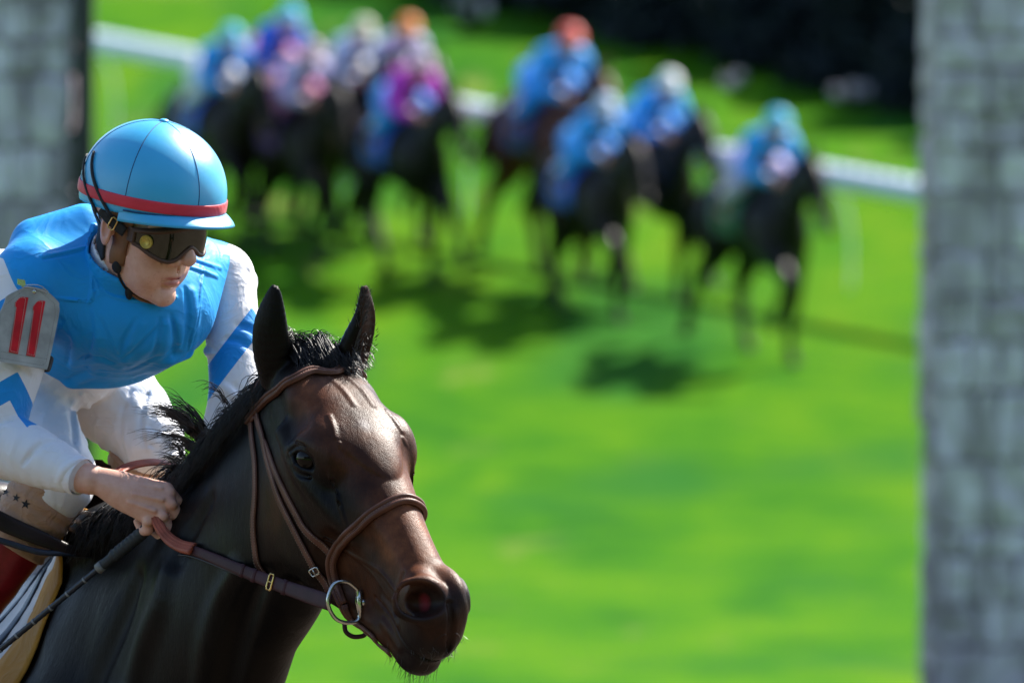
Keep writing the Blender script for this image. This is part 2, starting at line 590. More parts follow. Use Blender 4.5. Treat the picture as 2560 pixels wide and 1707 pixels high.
# ------------------------------------------------------------------ white running rail
def build_rail():
    root = empty('running_rail', (0, 109, float(ground_z(109))), 'long white running rail crossing the turf behind the field of horses', 'rail')
    white = plain('rail_white_plastic', (0.76, 0.80, 0.92), 0.35, 0, 6, 0.04, 0.05)
    A = np.array([6.5, 99.8]); Bv = np.array([-10.5, 123.9])
    L = np.linalg.norm(Bv - A); n = int(L / 0.05)
    P = []; r = []
    for i in range(n + 1):
        q = A + (Bv - A) * i / n
        P.append((q[0], q[1], float(ground_z(q[1])) + 1.08)); r.append(0.108 + 0.013 * math.cos(2 * math.pi * i * 0.05 / 0.21))
    mesh_obj('top_rail', *tube(P, r, 12), white, root)
    m = 14
    dirv = (Bv - A) / L; nrm = np.array([dirv[1], -dirv[0]])
    if nrm[1] < 0: nrm = -nrm
    for i in range(m + 1):
        q = A + (Bv - A) * (i + 0.5) / (m + 1)
        b = q + nrm * 0.55
        gz = float(ground_z(b[1]))
        pts = catmull([(b[0], b[1], gz - 0.05), (b[0], b[1], gz + 0.5), (*(q + nrm * 0.42), gz + 0.85), (*q, float(ground_z(q[1])) + 1.04)], 5)
        mesh_obj('rail_support', *tube(pts, 0.011, 8), white, root)
build_rail()

# ------------------------------------------------------------------ dark clipped hedge and the pale flowering shrubs before it
def leaf_cloud(rng, C, R3, n, size, up=0.3):
    """n small bent leaves spread through an ellipsoid, denser near its surface"""
    d = rng.normal(size=(n, 3)); d /= np.linalg.norm(d, axis=1)[:, None]
    rad = rng.uniform(0.45, 1.05, n) ** 0.6
    P = np.asarray(C) + d * rad[:, None] * np.asarray(R3)
    return leaves_at(rng, P, size, up)
def leaves_at(rng, P, size, up=0.3):
    n = len(P)
    a = rng.normal(size=(n, 3)); a[:, 2] += up; a /= np.linalg.norm(a, axis=1)[:, None]
    b = np.cross(a, rng.normal(size=(n, 3))); b /= np.linalg.norm(b, axis=1)[:, None]
    c = np.cross(a, b)
    s = size * rng.uniform(0.6, 1.4, n)[:, None]
    V = np.stack([P - a * s, P + b * s * 0.45 + c * s * 0.1, P + a * s, P - b * s * 0.45 + c * s * 0.1], 1).reshape(-1, 3)
    F = np.arange(n * 4).reshape(n, 4)
    return V, F
def foliage(name, lo, hi):
    k = NT(name)
    g = k.n('ShaderNodeNewGeometry')
    c = k.mix(g.outputs['Random Per Island'], lo, hi)
    k.P(Base_Color=c, Roughness=0.6, Specular_IOR_Level=0.25)
    return k.m
HEDGE_LEAF = foliage('hedge_leaf', (0.003, 0.008, 0.013), (0.008, 0.018, 0.022))
DARKWOOD = plain('dark_wood', (0.02, 0.016, 0.012), 0.9)
def yew(x, y, r, h, seed, label):
    rng = np.random.default_rng(seed)
    gz = float(ground_z(y))
    root = empty('hedge_tree', (x, y, gz - 0.05), label, 'tree', 'dark evergreen trees behind the turf')
    mesh_obj('trunk', *tube([(x, y, gz - .1), (x + .03, y, gz + h * .4), (x, y + .03, gz + h * .85)], [.14, .1, .03], 8), DARKWOOD, root)
    parts = []
    for i in range(9):
        z = gz + h * (0.05 + 0.1 * i)
        rr = r * (1 - 0.05 * i)
        for q in range(3):
            a = rng.uniform(0, 6.28)
            parts.append(leaf_cloud(rng, (x + math.cos(a) * rr * .35, y + math.sin(a) * rr * .35, z), (rr * .8, rr * .8, h * .12), 420, 0.08))
    o = mesh_obj('crown', *join(parts), HEDGE_LEAF, root, smooth=False)
hx0, hy0, hx1, hy1 = 7.6, 109.9, -4.4, 134.0
NY = 15
ylab = ['dark evergreen tree at the far right end of the row behind the turf', 'dark evergreen tree in the row behind the turf']
for i in range(NY):
    t = i / (NY - 1)
    x = hx0 + (hx1 - hx0) * t; y = hy0 + (hy1 - hy0) * t
    yew(x + 0.5, y + 1.35, 1.15, 1.62 + (i * 37 % 5) * 0.07, 100 + i, 'dark evergreen tree in the unbroken row behind the turf')
PALE = foliage('pale_blossom', (0.50, 0.45, 0.52), (0.66, 0.62, 0.68))
SHRUBLEAF = foliage('shrub_leaf', (0.02, 0.05, 0.02), (0.04, 0.08, 0.03))
def at_ground(px, py):
    """point of the turf seen at a pixel of the photograph"""
    a = (853.5 - py) / 30000.0
    lo, hi = 60.0, 170.0
    for _ in range(60):
        m = (lo + hi) / 2
        if CAM_Z + a * m > float(ground_z(m)): lo = m
        else: hi = m
    return (px - 1280) / 30000.0 * lo, lo, float(ground_z(lo))
def shrub(px, py, w, h, seed, label):
    rng = np.random.default_rng(seed)
    x, y, z = at_ground(px, py)
    root = empty('flowering_shrub', (x, y, z - 0.03), label, 'shrub', 'pale flowering shrubs along the trees')
    st = [tube([(x, y, z - .04), (x + rng.normal(0, w * .15), y + rng.normal(0, w * .15), z + h * .5), (x + rng.normal(0, w * .25), y + rng.normal(0, w * .25), z + h * .85)], [.018, .012, .005], 6) for _ in range(6)]
    mesh_obj('stems', *join(st), DARKWOOD, root)
    mesh_obj('leaves', *leaf_cloud(rng, (x, y, z + h * .45), (w * .5, w * .45, h * .45), 500, 0.04), SHRUBLEAF, root, False)
    bl = [leaf_cloud(rng, (x + rng.normal(0, w * .28), y - .05 + rng.normal(0, w * .2), z + h * rng.uniform(.35, .8)), np.array((w, w, h)) * rng.uniform(.14, .30), 260, 0.03) for _ in range(6)]
    mesh_obj('blossom', *join(bl), PALE, root, False)
shrub(1168, 78, 0.30, 0.55, 1, 'tall pale lilac flowering shrub at the top, left of the red cap')
shrub(1830, 222, 0.26, 0.16, 2, 'low pale shrub between the white cap and the cyan cap')
shrub(2135, 275, 0.24, 0.26, 3, 'rounded pale pink shrub before the dark trees near the right pillar')
# ------------------------------------------------------------------ the field of horses: built once per pose, then copied
def coat(name, col, rough=0.42):
    k = NT(name)
    n = k.noise(k.coord(), 7, 4, 0.6)
    c = k.mix(k.rng(n, 0.3, 0.7), tuple(x * 0.7 for x in col), tuple(x * 1.3 for x in col))
    k.P(Base_Color=c, Roughness=rough, Specular_IOR_Level=0.14)
    k.bump(n, 0.2, 0.01)
    return k.m
DARK_COAT = coat('dark_bay_coat', (0.011, 0.007, 0.006)); BLACK_COAT = coat('black_coat', (0.006, 0.005, 0.005)); CHEST_COAT = coat('chestnut_coat', (0.085, 0.030, 0.012))
HAIR_BLACK = coat('black_hair', (0.007, 0.006, 0.006), 0.5)
HOOF = plain('hoof_horn', (0.014, 0.012, 0.011), 0.7, 0, 60, .15, .1, .15)
LEATHER_DK = plain('dark_leather', (0.03, 0.014, 0.010), 0.45)
SKIN_FAR = plain('skin', (0.40, 0.20, 0.13), 0.6, 0, 60, .15, .1, .2)
WHITE_CLOTH = cloth_mat('white_cloth_far', (0.75, 0.75, 0.77))
BOOT_FAR = plain('black_boot_far', (0.012, 0.012, 0.013), 0.3)

def pose_legs(p):
    f1 = [(56, 13, 108), (62, 13, 84), (64, 12, 58), (60, 12, 22), (68, 12, 5)]          # standing fore
    f2 = [(58, -13, 108), (86, -13, 92), (104, -12, 76), (84, -12, 52), (76, -12, 42)]    # folded fore
    f3 = [(58, -13, 108), (88, -13, 90), (116, -12, 72), (140, -12, 44), (150, -12, 32)]  # reaching fore
    h1 = [(-58, 14, 112), (-44, 15, 88), (-62, 14, 56), (-46, 13, 20), (-36, 13, 5)]      # under the body
    h2 = [(-60, -14, 112), (-54, -15, 88), (-92, -14, 62), (-112, -13, 28), (-116, -13, 12)]   # pushing off
    h3 = [(-60, -14, 112), (-40, -15, 90), (-38, -14, 60), (-8, -13, 28), (2, -13, 10)]
    return [[f1, f2, h1, h2], [[(x, -y, z) for x, y, z in f3], f1, h2, h3], [f2, [(x, y, z - 0) for x, y, z in f1], [(x, -y, z) for x, y, z in h2], [(x + 14, -y, z) for x, y, z in h1]]][p]

def horse_proto(p, coat_m, cloth_col):
    s = SDF()
    s.ell((8, 0, 122), (74, 27, 33), k=14)
    s.ell((52, 0, 118), (30, 24, 36), k=16)
    s.ell((-58, 0, 128), (38, 27, 32), k=16)
    s.ell((30, 0, 148), (26, 12, 14), k=14)
    ny = [0, 4, -3][p]
    s.chain([(58, 0, 135), (86, 0, 158), (114, ny, 178)], [27, 19, 13], 10, flat=(0, 1, 0), s=0.55)
    s.chain([(114, ny, 180), (126, ny, 172), (146, ny, 150), (158, ny, 136)], [13.5, 13.5, 8.5, 6.5], 6, flat=(0, 1, 0), s=0.72)
    s.ell((161, ny, 134), (6, 4.8, 6), k=4)
    for sgn in (-1, 1):
        s.chain([(110, ny + sgn * 4.5, 190), (111, ny + sgn * 6, 200), (113, ny + sgn * 6, 207)], [3.6, 3.4, 1.2], 2)
    for L in pose_legs(p):
        fore = L[0][0] > 0
        rad = [13, 9, 6.2, 4.4, 4.6] if fore else [19, 14, 7, 4.6, 4.8]
        s.chain(L, rad, 7)
    V, F = s.mesh((-140, -45, -3), (180, 45, 215), 2.6)
    root = empty('racehorse', (0, 0, 0))
    mesh_obj('body', V / 100, F, coat_m, root)
    for L in pose_legs(p):
        d = unit(np.subtract(L[4], L[3])); e = np.array(L[4])
        mesh_obj('hoof', *[q / 100 if i == 0 else q for i, q in enumerate(tube([e - d * 2, e + d * 3, e + d * 6.5], [5.2, 5.8, 6.4], 10))], HOOF, root)
    rng = np.random.default_rng(p)
    st = []
    for i in range(90):
        a = rng.normal(0, 1, 3)
        st.append(tube([(-92 + a[0], a[1] * 1.2, 142 + a[2]), (-108 + a[0] * 2, a[1] * 3, 140 + a[2] * 2), (-128 + a[0] * 4, a[1] * 5, 118 + a[2] * 4), (-142 + a[0] * 7, a[1] * 7, 86 + a[2] * 7)], [1.4, 1.6, 1.3, .3], 4))
    V, F = join(st); mesh_obj('tail', V / 100, F, HAIR_BLACK, root)
    st = []
    for i in range(80):
        t = rng.uniform(0, 1); b = np.array([60 + 52 * t, ny * t, 162 + 30 * t]) + np.array([-4, 0, -2])
        st.append(tube([b, b + (-6 + rng.normal(0, 2), rng.normal(2, 3), 5), b + (-16 + rng.normal(0, 3), rng.normal(4, 4), 2)], [1.5, 1.3, .3], 4))
    V, F = join(st); mesh_obj('mane', V / 100, F, HAIR_BLACK, root)
    # saddle cloth wrapped over the back, number cloth colour
    V = []; F = []; nu, nv = 14, 6
    for j in range(nv + 1):
        x = -34 + 56 * j / nv
        for i in range(nu + 1):
            a = R(-118 + 236 * i / nu)
            V.append((x + 3 * abs(math.sin(a)), 30.5 * math.sin(a), 126 + 33 * math.cos(a)))
    F = [[j * (nu + 1) + i, j * (nu + 1) + i + 1, (j + 1) * (nu + 1) + i + 1, (j + 1) * (nu + 1) + i] for j in range(nv) for i in range(nu)]
    sc = mesh_obj('saddle_cloth', np.array(V) / 100, F, cloth_col, root)
    md = sc.modifiers.new('thick', 'SOLIDIFY'); md.thickness = 0.012
    ss = SDF()
    ss.ell((-8, 0, 160), (24, 15, 5), k=4); ss.ell((10, 0, 164), (6, 10, 6), k=5)
    V, F = ss.mesh((-40, -22, 148), (24, 22, 176), 1.8)
    mesh_obj('saddle', V / 100, F, LEATHER_DK, root)
    br = []
    for (x, z, rx, rz, hw) in ((120, 176, 11, 14, 10.5), (148, 149, 8, 9, 7.0)):
        a = np.linspace(0, 2 * math.pi, 17)[:-1]
        br.append(tube([(x + rx * math.cos(t) * .7, ny + hw * math.sin(t), z + rz * math.cos(t) * .9) for t in a], 0.9, 6, True))
    for sg in (-1, 1):
        br.append(tube([(118, ny + sg * 9.5, 186), (136, ny + sg * 9, 160), (150, ny + sg * 6.5, 143)], .9, 6))
        br.append(tube([(150, ny + sg * 6.5, 142), (110, sg * 14, 150), (72, sg * 9, 164)], .8, 6))
    V, F = join(br); mesh_obj('bridle', V / 100, F, LEATHER_DK, root)
    return root

def rider_proto(p, silk, cap_m, trouser):
    root = empty('person', (0, 0, 0))
    lean = [0, 5, -3][p]
    hd = np.array([36 + lean, 0, 214])
    s = SDF()
    s.ell(hd + (1, 0, -2), (9.5, 7.8, 11.5), k=3)
    s.ell(hd + (9.5, 0, -4), (2, 1.4, 2), k=2); s.ell(hd + (6, 0, -10), (4.5, 4.5, 3.5), k=3)
    s.chain([hd + (-4, 0, -8), (18, 0, 197), (-18, 0, 174)], [5.8, 13, 14], 8)
    for g in (-1, 1):
        s.ell(hd + (-1, g * 7.8, -3), (1.8, 1, 3), k=1)
        s.chain([(20, g * 18, 197), (32, g * 24, 172), (60, g * 10, 168)], [5, 4, 3], 3)
        s.ell((66, g * 9, 164), (5, 3.4, 4.2), k=2)
        for q in range(4): s.cap((68, g * (11 - q * 2.2), 166), (70, g * (11 - q * 2.2), 161), 1.2, 1.0, .5)
        s.chain([(-22, g * 11, 174), (16, g * 27, 160), (-14, g * 29, 134), (2, g * 29, 128)], [11, 7, 5, 4], 5)
    V, F = s.mesh((-60, -42, 115), (85, 42, 236), 2.0)
    mesh_obj('body', V / 100, F, SKIN_FAR, root)
    s = SDF()
    s.chain([(21, 0, 199), (0, 0, 188), (-22, 0, 176)], [14.5, 15, 13], 8, flat=(0, 0, 1), s=0.9)
    s.cap((18, -14, 198), (18, 14, 198), 9.5, 9.5, 8)
    for g in (-1, 1): s.chain([(19, g * 18, 197), (32, g * 25, 172), (54, g * 12, 167)], [8.5, 6.5, 4.6], 5)
    s.func(lambda x, y, z: 0.5 * np.sin(x * .5 + y * .3) * np.sin(z * .45 + y * .2), (-60, -42, 120), (85, 42, 230), .1, 'd')
    V, F = s.mesh((-60, -42, 135), (80, 42, 224), 2.0)
    mesh_obj('silks', V / 100, F, silk, root)
    s = SDF()
    s.ell(hd + (0, 0, 3), (13.2, 11.4, 11.5), k=1)
    s.func(lambda x, y, z: (hd[2] + 0.5) - z, hd - 30, hd + 30, 1.0, 'i')
    s.ell(hd + (11, 0, 1.6), (8, 9, 1.2), k=1)
    V, F = s.mesh(hd - 24, hd + 24, 1.3)
    mesh_obj('cap', V / 100, F, cap_m, root)
    s = SDF()
    for g in (-1, 1): s.chain([(-24, g * 9, 175), (16, g * 27, 160), (-4, g * 28.5, 145)], [15, 9, 7], 6)
    V, F = s.mesh((-60, -44, 130), (40, 44, 200), 2.0)
    mesh_obj('trousers', V / 100, F, trouser, root)
    for g in (-1, 1):
        s = SDF(); s.chain([(-3, g * 28.6, 146), (-14, g * 29, 132), (-15, g * 29, 128), (4, g * 29, 125)], [7, 5.6, 5, 3.6], 3)
        V, F = s.mesh((-30, g * 29 - 14, 112), (20, g * 29 + 14, 160), 1.6)
        mesh_obj('boot', V / 100, F, BOOT_FAR, root)
    return root

_CM = {}
def CMAT(n, col):
    if n not in _CM: _CM[n] = cloth_mat('silk_' + n, col, 0.5, 0.2, 900, 0.2, 9, 0.4)
    return _CM[n]
CL = dict(azure=(0.015, 0.32, 0.86), cyan=(0.01, 0.42, 0.72), blue=(0.012, 0.10, 0.62), sky=(0.10, 0.38, 0.80), pale=(0.45, 0.58, 0.80), white=(0.8, 0.8, 0.82), mauve=(0.42, 0.30, 0.42),
          beige=(0.55, 0.52, 0.38), orange=(0.85, 0.22, 0.015), magenta=(0.62, 0.03, 0.62), red=(0.75, 0.06, 0.045), pink=(0.75, 0.25, 0.45), maroon=(0.16, 0.012, 0.02),
          purple=(0.12, 0.03, 0.22), teal=(0.01, 0.40, 0.50), navy=(0.01, 0.05, 0.22), green=(0.01, 0.10, 0.05), lilac=(0.50, 0.42, 0.72))
C_ = lambda n: CMAT(n, CL[n])
# x, hoof y (photo pixels), size, pose, coat, cap, silks, trousers, saddle cloth, horse label, rider label
FIELD = [
 (1875, 892, 0.94, 0, BLACK_COAT, 'cyan', 'azure', 'lilac', 'green', 'black racehorse galloping alone at the head of the field, nearest the right pillar', 'rider in cyan cap and blue silks on the leading horse at the far right'),
 (1605, 742, 0.89, 1, DARK_COAT, 'white', 'azure', 'azure', 'pink', 'dark bay racehorse under the rider with white cap and blue silks, second from the right', 'rider with white cap and bright blue silks on the second horse from the right'),
 (1455, 790, 0.86, 2, DARK_COAT, 'pale', 'azure', 'azure', 'blue', 'dark bay racehorse in front of the red capped rider, carrying a blue saddle cloth', 'rider with pale blue cap and bright blue silks, just in front of the red cap'),
 (1355, 690, 1.00, 0, CHEST_COAT, 'red', 'azure', 'azure', 'navy', 'reddish chestnut racehorse carrying the rider in the red cap', 'rider with bright red cap and blue silks in the middle group'),
 (990, 690, 0.90, 1, BLACK_COAT, 'mauve', 'magenta', 'azure', 'blue', 'black racehorse carrying the rider in magenta silks', 'rider in vivid magenta silks at the front of the left group'),
 (965, 585, 0.89, 2, DARK_COAT, 'orange', 'lilac', 'white', 'maroon', 'dark bay racehorse behind the magenta silks, its rider in an orange cap', 'rider in the orange cap at the back of the left group'),
 (850, 590, 0.89, 0, BLACK_COAT, 'beige', 'pale', 'white', 'maroon', 'black racehorse with dark red saddle cloth, its rider in a beige cap', 'rider with beige cap and pale blue silks in the left group'),
 (723, 640, 0.87, 2, DARK_COAT, 'mauve', 'lilac', 'pink', 'purple', 'dark bay racehorse with a purple saddle cloth in the left group', 'rider with dull mauve cap and lilac silks above a purple saddle cloth'),
 (663, 565, 0.91, 1, BLACK_COAT, 'cyan', 'blue', 'pink', 'pink', 'black racehorse with pink saddle cloth near the top of the left group', 'rider with cyan cap and deep blue silks, highest at the top of the left group'),
 (522, 610, 0.89, 0, DARK_COAT, 'cyan', 'azure', 'white', 'blue', 'dark bay racehorse at the left end of the field, just above the big blue helmet', 'rider with cyan cap and bright blue silks at the left end of the field'),
]
def copy_tree(o, parent=None):
    c = o.copy(); COL.objects.link(c)
    if parent is not None: c.parent = parent
    for ch in list(o.children): copy_tree(ch, c)
    return c
def set_mat(root, part, mat):
    for ch in root.children:
        if ch.name.split('.')[0] == part:
            ch.material_slots[0].link = 'OBJECT'; ch.material_slots[0].material = mat
def build_field():
    HP = [horse_proto(p, DARK_COAT, C_('blue')) for p in range(3)]
    RP = [rider_proto(p, C_('blue'), C_('blue'), C_('white')) for p in range(3)]
    used = set()
    for (px, py, s, p, ct, cp, sk, tr, sc, hl, rl) in FIELD:
        x, y, z = at_ground(px, py)
        fw = Vector((0.38, -0.925, 0))
        fw.z = float(ground_z(y + fw.y * 0.5) - ground_z(y - fw.y * 0.5))
        fw.normalize()
        lat = Vector((0, 0, 1)).cross(fw).normalized()
        up = fw.cross(lat)
        M = Matrix((fw, lat, up)).transposed()
        for protos, lab, cat, grp, key in ((HP, hl, 'horse', 'racehorses galloping on the turf', 'h'), (RP, rl, 'person', 'riders on the galloping field', 'r')):
            o = protos[p] if (key, p) not in used else copy_tree(protos[p])
            used.add((key, p))
            o.rotation_euler = M.to_euler()
            o.location = (x, y, z)
            o.scale = (s, s, s)
            tag(o, lab, cat, grp)
            if key == 'h':
                set_mat(o, 'body', ct); set_mat(o, 'saddle_cloth', C_(sc))
            else:
                set_mat(o, 'cap', C_(cp)); set_mat(o, 'silks', C_(sk)); set_mat(o, 'trousers', C_(tr))
build_field()
# ------------------------------------------------------------------ the near racehorse
HO = np.array([915.6, 1047.0, 0.0]); HS = 14.75
HD = unit((.416, .698, .583)); HL = unit((.85, -.07, -.522)); HF = unit((.324, -.712, .622))
HM = np.array([HD, HL, HF])                               # rows: down the face, to the horse's left, out of the forehead
def H(d, l, f): return HO + HS * (d * HD + l * HL + f * HF)
def Hloc(P): return (np.atleast_2d(P) - HO) @ HM.T / HS
def HA(l): return [H(*q) for q in l]
HB = unit((.42, 0, .908)); HN = np.array([0, 1.0, 0]); HLT = unit((.908, 0, -.42))   # body: forward, down, to the far (left) side
WI = np.array([262., 1372., -1180.])                       # withers
def Bd(fw, dn, lt): return WI + 1500 * (fw * HB + dn * HN + lt * HLT)

def table(rows):
    rows = np.array(rows, float)
    x = np.arange(rows[0, 0], rows[-1, 0] + .01, 0.25)
    def pc(col):
        # smooth cubic through the stations
        xs, ys = rows[:, 0], rows[:, col]
        m = np.gradient(ys, xs)
        i = np.clip(np.searchsorted(xs, x, 'right') - 1, 0, len(xs) - 2)
        h = xs[i + 1] - xs[i]; t = (x - xs[i]) / h
        return (2*t**3-3*t**2+1)*ys[i] + (t**3-2*t**2+t)*h*m[i] + (-2*t**3+3*t**2)*ys[i+1] + (t**3-t**2)*h*m[i+1]
    return x, [pc(c) for c in range(1, rows.shape[1])]

def head_loft(s):
    x, (top, bot, ht, hb) = table([
        (-22, -5.2, -15, 5.0, 4.2), (-18, -3.2, -19.5, 6.4, 5.4), (-12, -2.0, -24.5, 7.6, 6.4), (-6, -1.1, -28.0, 8.7, 6.8), (0, -.5, -29.2, 9.1, 6.8),
        (5, -0.6, -29.6, 8.7, 6.6), (12, -1.3, -27.6, 7.5, 5.6), (18, -2.0, -25.2, 6.1, 4.5), (24, -2.9, -22.4, 5.3, 3.9), (30, -3.6, -21.0, 5.2, 3.6),
        (34, -4.0, -21.6, 5.4, 3.5), (37.5, -5.0, -20.6, 5.0, 3.2), (40, -6.6, -17.5, 4.0, 2.6), (41.6, -8.8, -14.5, 2.4, 1.8)])
    def fn(px, py, pw):
        dx, dy, dw = px - HO[0], py - HO[1], pw - HO[2]
        d = (dx * HD[0] + dy * HD[1] + dw * HD[2]) / HS
        l = (dx * HL[0] + dy * HL[1] + dw * HL[2]) / HS
        f = (dx * HF[0] + dy * HF[1] + dw * HF[2]) / HS
        T = np.interp(d, x, top); B = np.interp(d, x, bot); a = np.interp(d, x, ht); b = np.interp(d, x, hb)
        half = (T - B) / 2; v = (f - (T + B) / 2) / half
        u = np.clip((v + 0.75) / 1.3, 0, 1); u = u * u * (3 - 2 * u)
        hw = b + (a - b) * u
        g = (np.abs(v) ** 2.6 + np.abs(l / hw) ** 2.3) ** (1 / 2.45) - 1
        dist = g * np.minimum(half, hw) * 0.85
        de = np.maximum(np.maximum(d - 41.6, -22 - d), 0)
        return (np.sqrt(np.maximum(dist, 0) ** 2 + de ** 2) + np.minimum(dist, 0)) * HS
    c = np.array([H(d, l, f) for d in (-22, 44) for l in (-12, 12) for f in (2, -32)])
    s.func(fn, c.min(0), c.max(0), 14)

def build_horse_sdf():
    s = SDF()
    q = HS
    # trunk and quarters
    ax = [HB, HN, HLT]
    s.ell(Bd(-.46, .42, 0), (1100, 520, 410), ax, 60)
    s.ell(Bd(.10, .46, 0), (360, 520, 330), ax, 120)
    s.ell(Bd(-.02, .16, 0), (420, 250, 165), ax, 90)                       # withers
    s.ell(Bd(-1.12, .34, 0), (560, 470, 400), ax, 120)
    # neck: four stations from the base to behind the jaws
    cen = [Bd(.13, .30, 0), np.array([512., 1560., -700.]), np.array([668., 1352., -430.]), np.array([762., 1130., -250.])]
    rad = [480, 340, 258, 195]
    s.chain([(720, 960, -310), (600, 1095, -545), (505, 1205, -745), (405, 1300, -940)], [60, 66, 72, 80], 70)
    s.chain([(405, 1300, -900), (310, 1330, -1020), (215, 1372, -1150)], [84, 90, 90], 60)
    for i in range(3): s.cap(cen[i], cen[i + 1], rad[i], rad[i + 1], 40, flat=HLT if i < 2 else unit(HLT + HL), s=[.50, .50, .52][i])
    s.chain([Bd(.30, .36, -.16), Bd(.30, .62, -.17), Bd(.12, .90, -.16)], [150, 150, 110], 90)      # near shoulder and arm
    s.chain([Bd(.30, .36, .16), Bd(.30, .62, .17), Bd(.16, .90, .16)], [150, 150, 110], 90)
    s.ell(Bd(.40, .52, 0), (150, 260, 250), ax, 90)                        # breast
    # legs
    for sg, F4, H4 in ((-1, [(.16, .86), (.42, 1.05), (.24, 1.28), (.16, 1.36)], [(-1.30, .70), (-1.12, .92), (-1.38, 1.13), (-1.26, 1.45), (-1.18, 1.53)]),
                       (1, [(.14, .88), (.12, 1.16), (.10, 1.46), (.16, 1.54)], [(-1.34, .70), (-1.30, .92), (-1.62, 1.10), (-1.76, 1.40), (-1.78, 1.50)])):
        s.chain([Bd(a, b, sg * .15) for a, b in F4], [110, 62, 44, 48], 40)
        s.chain([Bd(a, b, sg * .16) for a, b in H4], [235, 150, 66, 46, 52], 60)
    # head
    head_loft(s)
    E = HM
    def hell(c, r, k, kind='u'): s.ell(H(*c), np.array(r) * q, E, k * q, kind)
    def hch(p, r, k, kind='u'): s.chain(HA(p), [x * q for x in r], k * q, kind)
    def on(p, it=6): return s.project(HA(p), it, 1.0, 25)
    def line(p, r, k, kind='u', sink=0.0):
        """a vein, fold or crease that follows the surface"""
        P = on(p); N = s.grad(P)
        s.chain(P - N * sink * q, [x * q for x in r], k * q, kind)
    for g in (-1, 1):
        hell((-7, g * 3.8, -4.4), (9, 4.2, 3.0), 3)                         # forehead muscles
        hell((1.2, g * (7.0 if g < 0 else 7.8), -5.2), (5.2, 2.4, 4.0), 3.2)                      # orbit
        hell((-5.8, g * 9.4, -3.2), (2.8, 1.5, 1.8), 2.2, 's')              # hollow above the eye
        hch([(-7, g * 8.8, -9.2), (2, g * 9.0, -10.2), (9.5, g * 7.3, -10.6), (16.5, g * 5.2, -11.4)], [1.3, 1.25, 1.0, .5], 2.6)   # cheek bone
        hell((2.5, g * 5.6, -20.5), (10.5, 2.8, 9.4), 4)                    # masseter
        hch([(12, g * 3.6, -25.8), (20, g * 2.6, -22.9), (30, g * 2.2, -19.8)], [2.2, 2.0, 1.8], 3)   # jaw bar
        hell((19, g * 7.9, -16.6), (6.5, 1.7, 3.4), 3.5, 's')               # hollow of the cheek
        hell((25, g * 6.6, -8.2), (6.5, 1.3, 1.9), 2.6, 's')                # beside the nasal bone
        # nostril: flared wing
        hell((34.8, g * (3.0 if g < 0 else 2.5), -6.8), (4.6, 2.1, 3.7), 2.2)
        hell((36.6, g * 2.2, -12.6), (3.8, 2.4, 2.9), 2.2)                  # lips
        hell((35.0, g * 1.3, -18.4), (4.2, 1.8, 2.2), 2.4)
    hell((0, 0, -1.9), (9, 4.6, 1.6), 3)                                  # forehead
    hell((38.6, 0, -10.2), (2.4, 2.8, 4.2), 2.2)                            # tip of the nose
    hell((35.6, 0, -18.8), (4.0, 2.2, 2.0), 2.4)                            # chin
    for g in (-1, 1):
        # eye: opening, lids, brow
        if g < 0:
            ec = np.array([768., 1141., s.front(768, 1141)]); n = unit(unit(s.grad(ec[None])[0]) + np.array([0, 0, .55]) + .15 * HF)
            EN = (ec, n)
        else:
            ec, n = EN
            ec = on([Hloc(ec)[0] * (1, -1, 1)])[0]; n = n - 2 * (n @ HL) * HL
        EYE[g] = (ec - n * 1.45 * q, n)
        tv = np.array([.93, .36, -.10]); tv = tv if g < 0 else tv - 2 * (tv @ HL) * HL
        t1 = unit(np.cross(n, np.cross(tv, n))); t2 = unit(np.cross(n, t1))
        if (t2 @ HF) < 0: t2 = -t2
        def ep(a, b, c): return ec + q * (a * t1 + b * t2 + c * n)
        def ech(p, r, k, kind='u', near=(g < 0)):
            if near: s.chain([ep(*z) for z in p], [x * q for x in r], k * q, kind)
        ech([(-3.4, .4, -.9), (-1.2, 2.5, -.5), (1.6, 2.8, -.5), (4.0, 1.2, -.8)], [.5, .85, .9, .4], 1.8)            # brow
        s.ell(ep(0, -.1, .5), np.array((2.7, 1.7, 1.6)) * q, [t1, t2, n], .8 * q, 's')
        ech([(-2.7, -.5, -.5), (-1.4, 1.0, .05), (.4, 1.4, .2), (1.9, .8, 0), (3.1, -.8, -.5)], [.3, .42, .45, .38, .28], .5)
        ech([(-2.7, -.6, -.5), (-1.2, -1.5, -.1), (.6, -1.7, -.05), (2.0, -1.35, -.2), (3.1, -.9, -.5)], [.28, .40, .42, .36, .26], .5)
        ech([(-2.2, 2.0, .1), (0, 2.4, .4), (2.2, 1.8, .2)], [.15, .25, .15], .5, 's')
        ech([(-2.0, -2.5, -.1), (.4, -2.8, 0), (2.6, -2.2, -.1)], [.15, .25, .15], .6, 's')
        # nostril opening (found on the near side along its own direction, mirrored to the far side)
        nx, ny = 1056., 1481.
        if g < 0:
            c0 = np.array([nx, ny, s.front(nx, ny)])
            fr = [unit((.95, .10, -.30)), unit((-.12, .97, .2)), unit((.28, -.15, .95))]
            mir = lambda v: v - 2 * (v @ HL) * HL
            NEAR = (c0, fr)
            nc, (u1, u2, m) = c0, fr
        else:
            c0, fr = NEAR
            nc = on([(35.6, 5.4, -6.0)])[0]; mm = unit(s.grad(nc[None])[0])
            u1 = unit(np.cross(mm, np.cross(HD, mm))); u2 = unit(np.cross(mm, u1)); m = mm
        NOS[g] = (nc, m, u1)
        z = 1.0 if g < 0 else .62
        def npt(a, b, c): return nc + z * (a * u1 + b * u2 + c * m)
